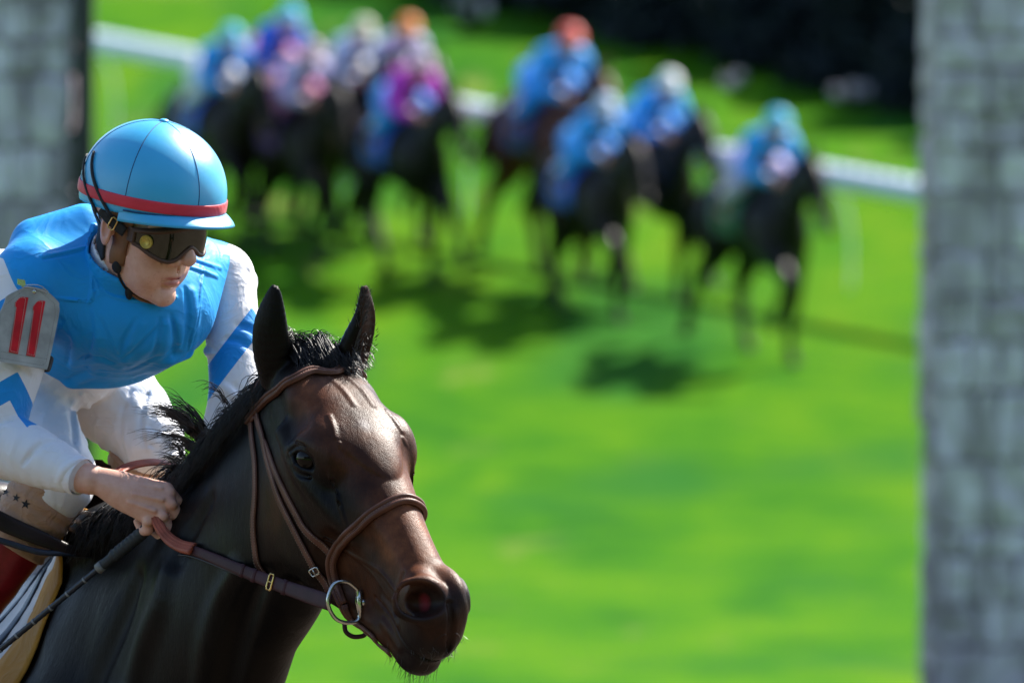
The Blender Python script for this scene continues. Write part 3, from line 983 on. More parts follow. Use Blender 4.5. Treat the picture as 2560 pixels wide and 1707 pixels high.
        s.chain([npt(*v) for v in ((-60, 4, -10), (-42, -36, -12), (2, -46, -8), (44, -34, -10), (60, 4, -14), (40, 40, -14), (-4, 48, -12), (-46, 34, -12), (-60, 4, -10))], [z * v for v in (9, 10, 12, 12, 10, 11, 11, 10, 9)], 18 * z)
        s.ell(npt(0, 0, 6), np.array((57, 42, 40)) * z, [u1, u2, m], 12 * z, 's')
        s.ell(npt(6, 2, -26), np.array((30, 25, 34)) * z, [u1, u2, m], 12 * z, 's')
        # mouth
        line([(25.4, g * 5, -16.2), (28, g * 5, -15.6), (31, g * 5, -15.0), (34.5, g * 5, -14.9), (37.5, g * 4.6, -15.2), (39.8, g * 3.0, -15.4), (40.8, 0, -15.2)], [.25, .42, .46, .46, .46, .46, .46], .5, 's', 0.05)
        line([(28, g * 5, -14.2), (31.5, g * 5, -13.4), (34.5, g * 5, -12.9)], [.3, .45, .2], 1.2, 'u', .3)
        line([(29.5, g * 5, -17.2), (33, g * 5, -17.0), (36, g * 5, -17.2)], [.3, .45, .2], 1.4, 'u', .3)
        # veins, folds of the cheek
        line([(5, g * 9, -14), (10, g * 8, -16), (17, g * 6, -14.5), (23, g * 5, -12.6), (29, g * 5, -12.2)], [.12, .22, .24, .22, .1], .5, 'u', .26)
        line([(17, g * 6, -14.5), (24, g * 5, -10.6), (30, g * 5, -9.6)], [.2, .22, .1], .5, 'u', .26)
        line([(15, g * 7, -9.6), (7, g * 8, -5.0), (3.8, g * 6.2, -1.2)], [.12, .24, .12], .6, 'u', .24)
        line([(29.5, g * 5, -6), (31.5, g * 5, -9.5), (32.6, g * 5, -12)], [.2, .35, .2], 1.0, 's', -.2)
        line([(2.6, g * 6.6, -.5), (.5, g * 6.2, 0), (-2, g * 5.8, 0)], [.08, .12, .08], .9, 'u', .26)
    line([(38.5, 0, -4.5), (41.5, 0, -8.5), (42, 0, -12)], [.3, .45, .35], .9, 's')
    for i, l in enumerate((-1.4, 2.2)):                      # wrinkles of the forehead
        line([(-11 + i * .6, l, 0), (-7 + i * .5, l + .8, 0), (-3.2 + i * .4, l + .9, 0)], [.05, .12, .05], 1.0, 'u', .32)
    # neck: edge between side and throat, the shoulder behind it
    for pts, r, k, kd in (([(655, 1440), (622, 1500), (592, 1590), (566, 1700), (548, 1800)], 26, 34, 's'), ([(600, 1425), (560, 1500), (530, 1600), (510, 1720)], 20, 50, 'u'),
                          ([(330, 1450), (300, 1530), (262, 1620), (215, 1730)], 24, 60, 's'), ([(420, 1440), (400, 1520), (360, 1620), (320, 1740)], 22, 60, 'u'), ([(520, 1250), (470, 1330), (440, 1400)], 16, 44, 's')):
        P = np.array([(x, y, s.front(x, y)) for x, y in pts if s.front(x, y) is not None], float)
        P[:, 2] += 14 if kd == 's' else -16
        s.chain(P, [r * .6] + [r] * (len(P) - 2) + [r * .6], k, kd)
    # ears, each a rolled shell
    vw = (0, 0, 1)
    ear(s, [(690, 940, -215), (684, 870, -195), (683, 808, -180), (690, 750, -166), (694, 716, -156)], [40, 50, 44, 25, 8], (.42, 0, -.9), 30, .5)
    ear(s, [(872, 925, -220), (892, 868, -190), (915, 800, -165), (917, 742, -148), (913, 712, -142)], [48, 48, 35, 19, 6], (.78, 0, .62), 26, .62)
    return s
def ear(s, P, r, open_dir, off, fl):
    P = np.array(P, float); o = unit(open_dir)
    s.chain(P, r, 10, flat=o, s=fl)
    Q = P[1:] + o * off
    Q[0] += (0, 10, 0)
    s.chain(Q, [x * .72 for x in r[1:]], 5, 's', flat=o, s=.7)

EYE = {}; NOS = {}
HSDF = build_horse_sdf()
def fig_mesh(sdf, lo, hi, h, refs=(), it=3):
    V, F = sdf.mesh(lo, hi, h)
    for sel in refs: V, F = refine(V, F, sel)
    if len(refs) or it: V = sdf.project(V, it, 1.0, h * .5)
    if not isinstance(F, list): F = F.tolist()
    return V, [f[::-1] for f in F]                        # figure space is left handed
def coat_near():
    k = NT('bay_horse_coat')
    v = k.coord()
    hair = k.noise(k.coord('Object', (1, 1, .22), (0.5, 0.3, 0)), 520, 3, 0.65)
    mid = k.noise(v, 26, 4, 0.6)
    big = k.noise(v, 7, 3, 0.5)
    brown = k.attr('brown')
    base = k.mix(k.rng(big, 0.35, 0.65), (0.0011, 0.0010, 0.0012), (0.0040, 0.0026, 0.0021))
    warm = k.mix(k.rng(mid, 0.3, 0.7), (0.105, 0.030, 0.011), (0.20, 0.068, 0.026))
    c = k.mix(k.math('MULTIPLY', brown, k.rng(mid, 0.25, 0.75, 0.55, 1.0)), base, warm)
    c = k.mix(k.attr('pale'), c, (0.30, 0.26, 0.25))
    c = k.mix(k.attr('bare'), c, (0.008, 0.008, 0.009))
    c = k.mix(k.attr('flesh'), c, (0.32, 0.035, 0.05))
    c = k.mix(k.rng(hair, 0.4, 0.75, 0, 0.30), c, k.mix(1.0, c, (1.8, 1.7, 1.6), 'MULTIPLY'))
    k.P(Base_Color=c, Roughness=k.math('ADD', k.rng(hair, 0.3, 0.7, 0.26, 0.42), k.rng(big, .35, .65, 0, .12)), Specular_IOR_Level=0.14)
    streak = k.noise(k.coord('Object', (1, 1, .16), (0.25, 0.15, 0)), 34, 4, 0.6)
    h = k.math('ADD', k.math('MULTIPLY', hair, 0.55), k.math('ADD', k.math('MULTIPLY', mid, 0.35), k.math('MULTIPLY', streak, 1.5)))
    k.bump(h, 0.5, 0.0025)
    return k.m
COAT = coat_near()
def add_attr(o, name, val):
    a = o.data.attributes.new(name, 'FLOAT', 'POINT')
    a.data.foreach_set('value', np.asarray(val, np.float32))
def sm(x, a, b):
    t = np.clip((x - a) / (b - a), 0, 1)
    return t * t * (3 - 2 * t)
def gauss(L, c, r): return np.exp(-(((L - np.array(c)) / np.array(r)) ** 2).sum(1))

def build_horse():
    base = W([(WI[0], 0, WI[2])])[0]; base[2] = 0
    root = empty('racehorse', base, 'dark bay racehorse in a brown leather bridle, close to the camera', 'horse')
    lo, hi = (-1460, 690, -4000), (1250, 3760, 700)
    def sel1(C): return (C[:, 1] < 1760) & (C[:, 2] > -1300)
    def sel2(C):
        L = Hloc(C)
        return (L[:, 0] > -12) & (L[:, 2] > -32) & (C[:, 0] > 600) & (np.abs(L[:, 1]) < 14) | (C[:, 1] < 950) & (C[:, 0] > 600)
    def sel3(C):
        L = Hloc(C)
        return (np.abs(L[:, 0] - 2) < 6) & (L[:, 1] < -6) & (L[:, 2] > -9) | (L[:, 0] > 29) & (L[:, 2] > -23)
    V, F = fig_mesh(HSDF, lo, hi, 11, (sel1, sel2, sel3), 4)
    o = mesh_obj('body', W(V), F, COAT, root)
    L = Hloc(V)
    d, l, f = L[:, 0], L[:, 1], L[:, 2]
    inhead = (d > -16) & (np.abs(l) < 13) & (f > -32)
    br = np.zeros(len(V))
    br += 1.0 * sm(d, 12, 24) * sm(f, -11, -5) * (1 - sm(d, 33, 38))                 # bridge of the nose
    br += 0.75 * sm(l, -1, 4) * sm(f, -14, -6) * sm(d, 2, 16) * (1 - sm(d, 33, 37))   # far side of the nose
    br += 0.8 * gauss(L, (-8, -5.5, -1.5), (4, 3, 4)) + 0.6 * gauss(L, (-3.5, -9.5, -3.4), (2, 2, 2))
    br += 0.4 * gauss(L, (18, -5, -17), (9, 4, 5)) + 0.35 * gauss(L, (-2, -8, -20), (6, 4, 7))
    br += 0.26 * sm(d, 8, 30) * (f > -26)
    br += 0.42 * sm(f, -7, -2) * sm(d, -14, -8) * (1 - sm(d, 14, 24))
    br *= inhead
    br += 0.9 * gauss(V, (938, 905, -190), (22, 25, 60)) + 0.25 * ((V[:, 1] < 960) & (V[:, 0] > 905) & (V[:, 0] < 945))
    add_attr(o, 'brown', np.clip(br, 0, 1))
    pale = 0.8 * gauss(L, (1.6, -.6, .2), (1.3, .9, 2)) + .35 * gauss(L, (3.4, 2.8, -.2), (.8, 1.5, 2))
    pale += 0.28 * gauss(V, (926, 820, -150), (12, 70, 60))
    add_attr(o, 'pale', np.clip(pale, 0, 1))
    ey = sum(gauss(V, EYE[g][0], (50, 44, 50)) for g in (-1, 1))
    nos = sum(gauss(V, NOS[g][0], (62, 56, 62)) for g in (-1, 1))
    mz = sm(d, 33, 38) * sm(-f, 8, 12)
    add_attr(o, 'bare', np.clip((1.4 * ey + 1.2 * nos + .8 * mz) * inhead, 0, 1))
    fl = gauss(V, NOS[-1][0] - NOS[-1][1] * 36 + NOS[-1][2] * 20, (17, 22, 26))
    add_attr(o, 'flesh', np.clip(1.35 * fl - .35, 0, .85) * inhead)
    # eyes
    ke = NT('horse_eye'); ke.P(Base_Color=(0.006, 0.004, 0.003), Roughness=0.09, Specular_IOR_Level=0.22)
    for g in (-1, 1):
        c, n = EYE[g]
        s = SDF(); s.ell(c, np.array((2.35, 2.1, 2.35)) * HS, HM, 1)
        V2, F2 = fig_mesh(s, c - 50, c + 50, 5, (), 2)
        mesh_obj('eye', W(V2), F2, ke.m, root)
    return root, o
HORSE, HBODY = build_horse()

# ---- hooves
for g, tip, up in ((-1, (.16, 1.36), (.24, 1.28)), (1, (.16, 1.54), (.10, 1.46)), (-1, (-1.18, 1.53), (-1.26, 1.45)), (1, (-1.78, 1.50), (-1.76, 1.40))):
    a = Bd(up[0], up[1], g * .155); b = Bd(tip[0], tip[1], g * .155); dr = unit(b - a)
    V, F = tube([b - dr * 20, b + dr * 30, b + dr * 78], [54, 64, 76], 14)
    mesh_obj('hoof', W(V), F, HOOF, HORSE)

# ---- hair
def hair_mat(name, col, rough=0.4):
    k = NT(name)
    g = k.n('ShaderNodeNewGeometry')
    c = k.mix(g.outputs['Random Per Island'], tuple(x * .6 for x in col), tuple(x * 1.5 for x in col))
    k.P(Base_Color=c, Roughness=rough, Specular_IOR_Level=0.5)
    return k.m
MANE = hair_mat('mane_hair', (0.011, 0.009, 0.009), 0.42)
WHISK = hair_mat('whisker_hair', (0.05, 0.045, 0.04), 0.4)
def strand(P, r, n=4, seg=3):
    c = catmull(P, n)
    t = np.linspace(0, 1, len(c))
    return tube(c, r * (1 - 0.85 * t ** 1.5), seg)
def hair_obj(name, strands, mat, parent):
    V, F = join(strands)
    return mesh_obj(name, W(V), F, mat, parent)
def build_mane():
    rng = np.random.default_rng(5)
    st = []
    crest = catmull([(742, 905, -250), (655, 985, -420), (570, 1085, -600), (500, 1190, -760), (430, 1270, -920), (330, 1340, -1080)], 20)
    n = len(crest)
    for i in range(2300):
        t = rng.uniform(0, 1) ** 0.9
        c = crest[int(t * (n - 1))].copy()
        c += rng.normal(0, 9, 3)
        g = HSDF.pts(c[None])[0]
        # rooted along the crest, falling to the near side, blown back
        side = -HLT
        Ln = rng.uniform(70, 150) * (0.8 + .5 * t)
        back = np.array([-.30, .02, -.45])
        lift = rng.uniform(-.45, -.05)
        p0 = c
        p1 = c + (side * .45 + back * .15 + np.array([0, -lift * .5, 0])) * Ln * .4 + rng.normal(0, 6, 3)
        p2 = c + (side * .62 + back * .5 + np.array([0, .35 - lift * .3, 0])) * Ln * .75 + rng.normal(0, 10, 3)
        p3 = c + (side * .75 + back * .75 + np.array([0, .85 - lift * .4, 0])) * Ln + rng.normal(0, 9, 3)
        st.append(strand([p0, p1, p2, p3], rng.uniform(1.1, 2.2)))
    # wild locks thrown up and back
    tufts = [((497, 1085, -650), (-118, -62, -50), 60, 9), ((492, 1095, -660), (-100, -100, -40), 34, 7), ((480, 1120, -690), (-105, -22, -40), 40, 8), ((500, 1075, -640), (-66, -72, -30), 22, 6),
             ((462, 1160, -740), (-78, -44, -30), 26, 6), ((560, 1025, -560), (-52, -44, -20), 14, 5), ((450, 1195, -780), (-60, -40, 0), 24, 6)]
    for c0, dv, m, sp in tufts:
        locks = [(np.array(c0) + rng.normal(0, 12, 3), np.array(dv) * rng.uniform(.7, 1.25) + rng.normal(0, 16, 3)) for _ in range(max(3, m // 9))]
        for i in range(int(m * 1.7)):
            c, d = locks[i % len(locks)]
            c = c + rng.normal(0, sp * .7, 3); k = rng.uniform(.7, 1.1)
            p1 = c + d * .35 * k + np.array([6, -10, 0]) + rng.normal(0, 2, 3); p2 = c + d * .72 * k + rng.normal(0, 3, 3) + np.array([0, -8, 0]); p3 = c + d * k + rng.normal(0, 5, 3) + np.array([-4, 12, 0])
            st.append(strand([c, p1, p2, p3], rng.uniform(.8, 1.8)))
    for i in range(420):                                         # short hair over the withers, in front of the saddle
        t = rng.uniform(0, 1); c = np.array([400, 1262, -880.]) * (1 - t) + np.array([225, 1320, -1120.]) * t + rng.normal(0, 14, 3)
        k = rng.uniform(.6, 1.3)
        st.append(strand([c, c + np.array([-22 * k, -6, 34 * k]), c + np.array([-52 * k, 26 * k, 62 * k]) + rng.normal(0, 6, 3), c + np.array([-66 * k, 76 * k, 70 * k]) + rng.normal(0, 10, 3)], rng.uniform(1.5, 2.8)))
    for i in range(46):                                          # loose curls over the rein
        c = np.array([470, 1195, -800]) + rng.normal(0, 14, 3)
        k = rng.uniform(.7, 1.2)
        st.append(strand([c, c + np.array([-40 * k, -18, 30]), c + np.array([-75 * k, 2, 55]), c + np.array([-92 * k, 48 * k, 62]) + rng.normal(0, 8, 3)], rng.uniform(1.3, 2.4)))
    hair_obj('mane', st, MANE, HORSE)
    st = []
    for i in range(420):                                         # forelock between the ears
        c = np.array([rng.uniform(725, 860), rng.uniform(868, 930), -215.]) + rng.normal(0, 5, 3)
        c[1] = 880 + abs(c[0] - 790) * .35 + rng.normal(0, 9)
        k = rng.uniform(.6, 1.2)
        st.append(strand([c, c + np.array([8 * k, -36 * k + 8, 26]), c + np.array([26 * k, -22 * k + 20, 62]) + rng.normal(0, 5, 3), c + np.array([40 * k, 30, 86]) + rng.normal(0, 9, 3)], rng.uniform(1.4, 2.4)))
    for i in range(260):
        c = np.array([rng.uniform(700, 800), 0, -235.]); c[1] = 905 - abs(c[0] - 760) * .1 + rng.normal(0, 8)
        k = rng.uniform(.6, 1.2)
        st.append(strand([c, c + np.array([4, -34 * k, 8]), c + np.array([20 * k, -56 * k, 26]) + rng.normal(0, 5, 3), c + np.array([44 * k, -48 * k, 48]) + rng.normal(0, 8, 3)], rng.uniform(1.3, 2.2)))
    hair_obj('forelock', st, MANE, HORSE)
    # ear fringe
    st = []
    A_ = []
    for i in range(420):
        t = rng.uniform(0, 1)
        A_.append(np.array([930, 900, -160]) * (1 - t) + np.array([915, 725, -130]) * t + np.array([rng.normal(0, 13), 0, rng.normal(4, 10)]))
    A_ = HSDF.project(np.array(A_), 6, 1.0, 12); N_ = HSDF.grad(A_)
    for a, n in zip(A_, N_):
        k = rng.uniform(.5, 1.2)
        st.append(strand([a - n, a + n * 4 * k + np.array([0, -4 * k, 0]), a + n * 7 * k + np.array([2 * k, -12 * k, 0]) + rng.normal(0, 2, 3)], .9, 3))
    for i in range(90):                                          # rusty tuft at the base of the ear
        a = np.array([930 + rng.normal(0, 9), 905 + rng.normal(0, 10), -170 + rng.normal(0, 12)]); a = HSDF.project(a[None], 5, 1, 12)[0]
        st.append(strand([a, a + np.array([6, 6, 8]), a + np.array([12, 18, 12]) + rng.normal(0, 3, 3)], .9, 3))
    hair_obj('ear_hair', st, WHISK, HORSE); st = []
    for i in range(150):
        t = rng.uniform(0, 1)
        a = np.array([722, 900, -205]) * (1 - t) + np.array([726, 820, -190]) * t + rng.normal(0, 3, 3)
        st.append(strand([a, a + np.array([8, 4, 4]), a + np.array([13, 14, 6]) + rng.normal(0, 3, 3)], 0.8, 3))
    hair_obj('ear_hair', st, WHISK, HORSE)
    st = []
    for i in range(170):                                         # whiskers of chin and lip
        u = rng.uniform(0, 1)
        if u < .55: c = H(rng.uniform(31, 40), rng.uniform(-2.8, 2.8), -21.5 + rng.uniform(-1, 3)); dv = -HF * rng.uniform(.6, 1.2) + HD * rng.uniform(-.3, .8)
        else: c = H(rng.uniform(38, 41.5), rng.uniform(-3.5, 3.5), rng.uniform(-15.5, -11)); dv = HD * rng.uniform(.5, 1) - HF * rng.uniform(0, .7) + HL * rng.uniform(-.5, .5)
        c = HSDF.project(c[None], 5, 1, 20)[0]
        ln = rng.uniform(8, 44) if u < .55 else rng.uniform(6, 22)
        dv = unit(dv)
        st.append(strand([c - dv * 3, c + dv * ln * .5 + rng.normal(0, 2, 3), c + dv * ln + rng.normal(0, 5, 3) + (0, ln * .2, 0)], 0.7, 3))
    hair_obj('whiskers', st, WHISK, HORSE)
build_mane()
# tail
_rng = np.random.default_rng(9); _st = []
for i in range(300):
    c = Bd(-1.40, .17, 0) + _rng.normal(0, 14, 3)
    _st.append(strand([c, Bd(-1.60, .10, 0) + _rng.normal(0, 22, 3), Bd(-1.84, .40, 0) + _rng.normal(0, 55, 3), Bd(-1.98, .85, 0) + _rng.normal(0, 80, 3)], 5, 4))
hair_obj('tail', _st, MANE, HORSE)
# ------------------------------------------------------------------ bridle, bit and reins
def leather(name, col, rough=0.42, stitch=0):
    k = NT(name)
    n = k.noise(k.coord(), 240, 4, 0.65); b = k.noise(k.coord(), 30, 3, 0.5)
    c = k.mix(k.rng(b, .3, .7), tuple(x * .7 for x in col), tuple(x * 1.25 for x in col))
    c = k.mix(k.rng(n, .55, .8, 0, .5), c, tuple(x * .45 for x in col))
    k.P(Base_Color=c, Roughness=rough, Specular_IOR_Level=0.25)
    k.bump(n, 0.35, 0.001)
    return k.m
BROWN = leather('bridle_leather', (0.125, 0.052, 0.034)); DKBROWN = leather('dark_rein_leather', (0.042, 0.012, 0.016), .55); REDBROWN = leather('rein_rubber', (0.34, 0.085, 0.05), 0.5)
STITCH = plain('stitch_thread', (0.35, 0.22, 0.15), 0.7, 0, 900, .2, 0)
STEEL = plain('polished_steel', (0.55, 0.55, 0.52), 0.22, 1.0, 40, .1, 0.05)
BRASS = plain('brass', (0.75, 0.52, 0.20), 0.28, 1.0, 40, .1, 0.05)
def mirror_head(P):
    P = np.atleast_2d(P)
    return P - 2 * ((P - HO) @ HL)[:, None] * HL
def px_surf(sdf, pts):
    out = []
    for p in pts:
        if len(p) == 3: out.append(p); continue
        for dx, dy in [(0, 0)] + [(a * k, b * k) for k in range(5, 90, 5) for a, b in ((0, -1), (-.7, -.7), (.7, -.7), (0, 1))]:
            w = sdf.front(p[0] + dx, p[1] + dy)
            if w is not None: break
        if w is not None: out.append((p[0] + dx, p[1] + dy, w))
    return np.array(out, float)
def lay(sdf, P, n=8, off=1.0, it=6):
    """a smooth path laid on the surface, and the surface normals along it"""
    P = catmull(P, n)
    Q = sdf.project(P, it, 1.0, 12)
    for _ in range(2): Q[1:-1] = (Q[:-2] + 2 * Q[1:-1] + Q[2:]) / 4
    N = sdf.grad(Q, 2.0); N /= np.linalg.norm(N, axis=1)[:, None] + 1e-9
    for _ in range(3): N[1:-1] = N[:-2] + 2 * N[1:-1] + N[2:]
    N /= np.linalg.norm(N, axis=1)[:, None] + 1e-9
    return Q + N * off, N
def strap(name, P, N, w, th, mat, parent, closed=False, stitch=True, roll=False):
    V, F = ribbon(P, N, w, th, closed)
    o = mesh_obj(name, W(V), F, mat, parent)
    T = np.gradient(P, axis=0); T /= np.linalg.norm(T, axis=1)[:, None]; B = np.cross(T, N)
    B /= np.linalg.norm(B, axis=1)[:, None]
    if roll:                                                  # raised rolls along both edges
        parts = [tube(P + B * w * s + N * th * 1.0, w * .20, 8, closed) for s in (-.26, .26)]
        V, F = join(parts); mesh_obj('raised_roll', W(V), F, mat, o)
    if stitch:
        parts = []
        L = np.r_[0, np.cumsum(np.linalg.norm(np.diff(P, axis=0), axis=1))]
        for s in ((-.40, .40) if not roll else (-.02,)):
            E = P + B * w * s + N * th * 1.16
            for a in np.arange(4, L[-1] - 4, 7.0):
                q = np.array([[np.interp(x, L, E[:, i]) for i in range(3)] for x in (a, a + 4)])
                parts.append(tube(q, 0.7, 4))
        if parts:
            V, F = join(parts); mesh_obj('stitching', W(V), F, STITCH, o)
    return o
def build_bridle():
    s = HSDF
    near = px_surf(s, [(627, 1052), (655, 1018), (695, 982), (742, 950), (790, 928)])
    mid = s.project(HA([(-12.2, 0, 0)]), 8, 1, 25)
    P = np.vstack([near, mid, mirror_head(near)[::-1]])
    P, N = lay(s, P, 8, 2)
    BB = strap('browband', P, N, 25, 7, BROWN, HORSE, roll=True)
    near = px_surf(s, [(870, 1500), (848, 1452), (838, 1412), (844, 1374), (880, 1326), (925, 1287), (968, 1259)])
    mid = s.project(HA([(17.2, 0, 0)]), 8, 1, 25); und = s.project(HA([(24, 0, -24)]), 8, 1, 25)
    P = np.vstack([near, mid, mirror_head(near)[::-1], und, near[:1]])
    P, N = lay(s, P, 8, 2)
    strap('noseband', P, N, 29, 8, BROWN, HORSE, roll=True)
    def both(name, px, w, th, off=1.5, mat=BROWN, n=8):
        a = px_surf(s, px)
        P, N = lay(s, a, n, off)
        o = strap(name, P, N, w, th, mat, HORSE)
        P2, N2 = lay(s, mirror_head(a), n, off)
        strap(name, P2, N2, w, th, mat, HORSE, stitch=False)
        return o
    both('throat_lash', [(628, 1040), (636, 1085), (645, 1150), (646, 1230), (641, 1300), (645, 1365), (657, 1415), (680, 1450)], 17, 5)
    both('cheekpiece', [(650, 1035), (663, 1080), (674, 1130), (690, 1186), (709, 1242), (742, 1308), (778, 1377), (802, 1420), (832, 1466)], 19, 5, 3)
    both('noseband_cheek_strap', [(668, 1100), (706, 1193), (744, 1267), (768, 1310), (799, 1342), (836, 1376)], 19, 5, 1)
    both('chin_strap', [(886, 1532), (903, 1562), (930, 1590), (955, 1606), (982, 1620)], 19, 6, 2)
    # headpiece over the poll, behind the ears
    a = px_surf(s, [(640, 1052), (640, 1010), (650, 965)])
    pol = s.project(np.array([[742., 888., -250.]]), 8, 1, 25)
    P, N = lay(s, np.vstack([a, pol, mirror_head(a)[::-1]]), 8, 3)
    strap('headpiece', P, N, 26, 6, BROWN, HORSE, stitch=False)
    # keeper where browband and cheekpiece meet
    a = px_surf(s, [(622, 1030), (634, 1062), (648, 1088)])
    # buckles
    def buckle(name, c, t, n, a, b, r, mat, parent):
        c = np.array(c, float); t = unit(t); n = unit(n - (np.asarray(n) @ t) * t); bb = np.cross(t, n)
        cor = [c + t * x * a + bb * y * b for x, y in ((-1, -1), (-1, 1), (1, 1), (1, -1))]
        pts = []
        for i in range(4): pts += [cor[i] * .85 + cor[(i + 1) % 4] * .15, cor[i] * .15 + cor[(i + 1) % 4] * .85]
        v1 = tube(np.array(pts), r, 6, True)
        v2 = tube(np.array([c - t * a, c + t * a * .9 + n * r]), r * .7, 6)
        V, F = join([v1, v2]); return mesh_obj(name, W(V), F, mat, parent)
    ck = [o for o in HORSE.children if o.name.startswith('cheekpiece')][0]
    w = s.front(800, 1415); nn = s.grad(np.array([[800, 1415, w]]))[0]
    buckle('buckle', np.array([800, 1415, w]) + unit(nn) * 12, (.5, .86, 0), nn, 9, 15, 2.4, STEEL, ck)
    # D-ring bit
    w0 = s.front(900, 1492) + 12
    bit = mesh_obj('bit', *_bit(s, w0), STEEL, HORSE)
    ring = np.array([(903, 1458), (906, 1490), (909, 1530), (899, 1545), (872, 1548), (846, 1538), (829, 1514), (823, 1485), (834, 1450), (852, 1436), (878, 1438)], float)
    ring = np.array([882, 1492]) + (ring - np.array([882, 1492])) * .9
    R3 = np.column_stack([ring, np.full(len(ring), w0 + 2)]); R3[:, 2] += (R3[:, 0] - 905) * -.42 + 4
    V, F = tube(catmull(np.vstack([R3, R3[:1]]), 6)[:-1], 5.0, 8, True)
    mesh_obj('bit_ring', W(V), F, STEEL, bit)
    V, F = tube(mirror_head(catmull(np.vstack([R3, R3[:1]]), 6)[:-1]), 5.0, 8, True)
    mesh_obj('bit_ring', W(V), F, STEEL, bit)
    # lower curb loop
    cw = s.front(890, 1535) + 6
    V, F = tube(catmull([(868, 1545, cw), (872, 1566, cw), (890, 1578, cw), (914, 1576, cw), (922, 1568, cw)], 5), 6, 8)
    mesh_obj('curb_loop', W(V), F, DKBROWN, HORSE)
    # reins: near side, taut from bit to hand; far side the same
    A = np.array([836, 1494, w0 - 6 + .42 * 70]); Bh = np.array([497, 1378, -424.]); C = np.array([455, 1371, -490.])
    nrm = np.array([-.62, -.12, .77])
    P = catmull([A, (770, 1474, A[2] - 100), (700, 1452, A[2] - 205), (600, 1416, -262.), Bh, C], 7)
    N = np.tile(nrm, (len(P), 1))
    wd = np.interp(np.linspace(0, 1, len(P)), [0, .12, .5, .85, 1], [40, 40, 31, 24, 24])
    V, F = ribbon(P, N, wd, 5)
    rein = mesh_obj('rein', W(V), F, DKBROWN, HORSE)
    P2 = P[6:] + np.array([-4, 15, -12]) * np.linspace(.2, 1, len(P) - 6)[:, None] ** .5
    V, F = ribbon(P2, np.tile(unit((-.3, -.9, .3)), (len(P2), 1)), 15, 4)
    mesh_obj('rein_lining', W(V), F, leather('rein_edge', (.02, .022, .03), .35), rein)
    P3 = catmull([(486, 1372, -437), (455, 1366, -484.), (425, 1350, -535.), (402, 1325, -575.), (388, 1298, -592.), (380, 1278, -618)], 8)
    N3 = np.tile(unit((-.35, -.5, .8)), (len(P3), 1))
    grip = mesh_obj('rein_grip', *[W(q) if i == 0 else q for i, q in enumerate(ribbon(P3, N3, np.linspace(34, 25, len(P3)), 9))], REDBROWN, rein)
    T3 = np.gradient(P3, axis=0); T3 /= np.linalg.norm(T3, axis=1)[:, None]; B3 = np.cross(T3, N3); B3 /= np.linalg.norm(B3, axis=1)[:, None]
    V, F = join([tube(P3 + B3 * k * 8 + N3 * 9.5, 2.4, 6) for k in (-1, 0, 1)]); mesh_obj('grip_ridges', W(V), F, REDBROWN, rein)
    q = P[int(len(P) * .42)]; q2 = P[int(len(P) * .42) + 1]
    buckle('buckle', np.array(q) + nrm * 8, q2 - q, nrm, 9, 20, 2.6, BRASS, rein)
    for fr in (.36, .50, .56):
        i = int(len(P) * fr)
        t = unit(P[i + 1] - P[i]); b = unit(np.cross(t, nrm))
        Vk, Fk = ribbon(np.array([P[i] - b * wd[i] * .56, P[i] - b * wd[i] * .2, P[i] + b * wd[i] * .2, P[i] + b * wd[i] * .56]) + nrm * 4, np.tile(nrm, (4, 1)), 13, 4)
        mesh_obj('rein_keeper', W(Vk), Fk, DKBROWN, rein)
    # far rein and the bridge of rein between the hands
    FA = mirror_head(A)[0]
    P = catmull([FA, (940, 1400, -200.), (790, 1280, -560.), (640, 1215, -850.), (520, 1215, -985.)], 8)
    V, F = ribbon(P, np.tile(unit((.85, -.1, -.5)), (len(P), 1)), 30, 5); mesh_obj('rein', W(V), F, DKBROWN, HORSE)
    P = catmull([(312, 1222, -690), (290, 1192, -720), (300, 1176, -750), (345, 1163, -800), (395, 1162, -850), (440, 1178, -900), (478, 1208, -945), (505, 1225, -975)], 8)
    N = np.tile(unit((-.15, -.75, .65)), (len(P), 1))
    V, F = ribbon(P, N, 30, 6); rb = mesh_obj('rein', W(V), F, REDBROWN, HORSE)
    T3 = np.gradient(P, axis=0); T3 /= np.linalg.norm(T3, axis=1)[:, None]; B3 = np.cross(T3, N); B3 /= np.linalg.norm(B3, axis=1)[:, None]
    V, F = join([tube(P + B3 * k * 10.5 + N * 6.5, 1.8, 6) for k in (-1, 0, 1)]); mesh_obj('grip_ridges', W(V), F, REDBROWN, rb)
def _bit(s, w0):
    parts = [tube(np.array([(905, 1462, w0 + 4), (905.5, 1478, w0 + 4), (906, 1492, w0 + 4), (907, 1506, w0 + 4), (908, 1532, w0 + 4)]), [6, 9, 11, 9, 6], 10),
             tube(np.array([(908, 1492, w0 + 2), (914, 1493, w0 + 2), (926, 1496, w0 - 6), (946, 1500, w0 - 24)]), [10, 11, 9, 6], 10)]
    c = HA([(26.4, -5.2, -15.6), (26.4, 5.2, -15.6)])
    parts.append(tube(np.array([(940, 1500, w0 - 20), HA([(26.4, 0, -16)])[0], mirror_head(np.array([940, 1500, w0 - 20.]))[0]]), 6, 8))
    V, F = join(parts)
    return W(V), F
build_bridle()
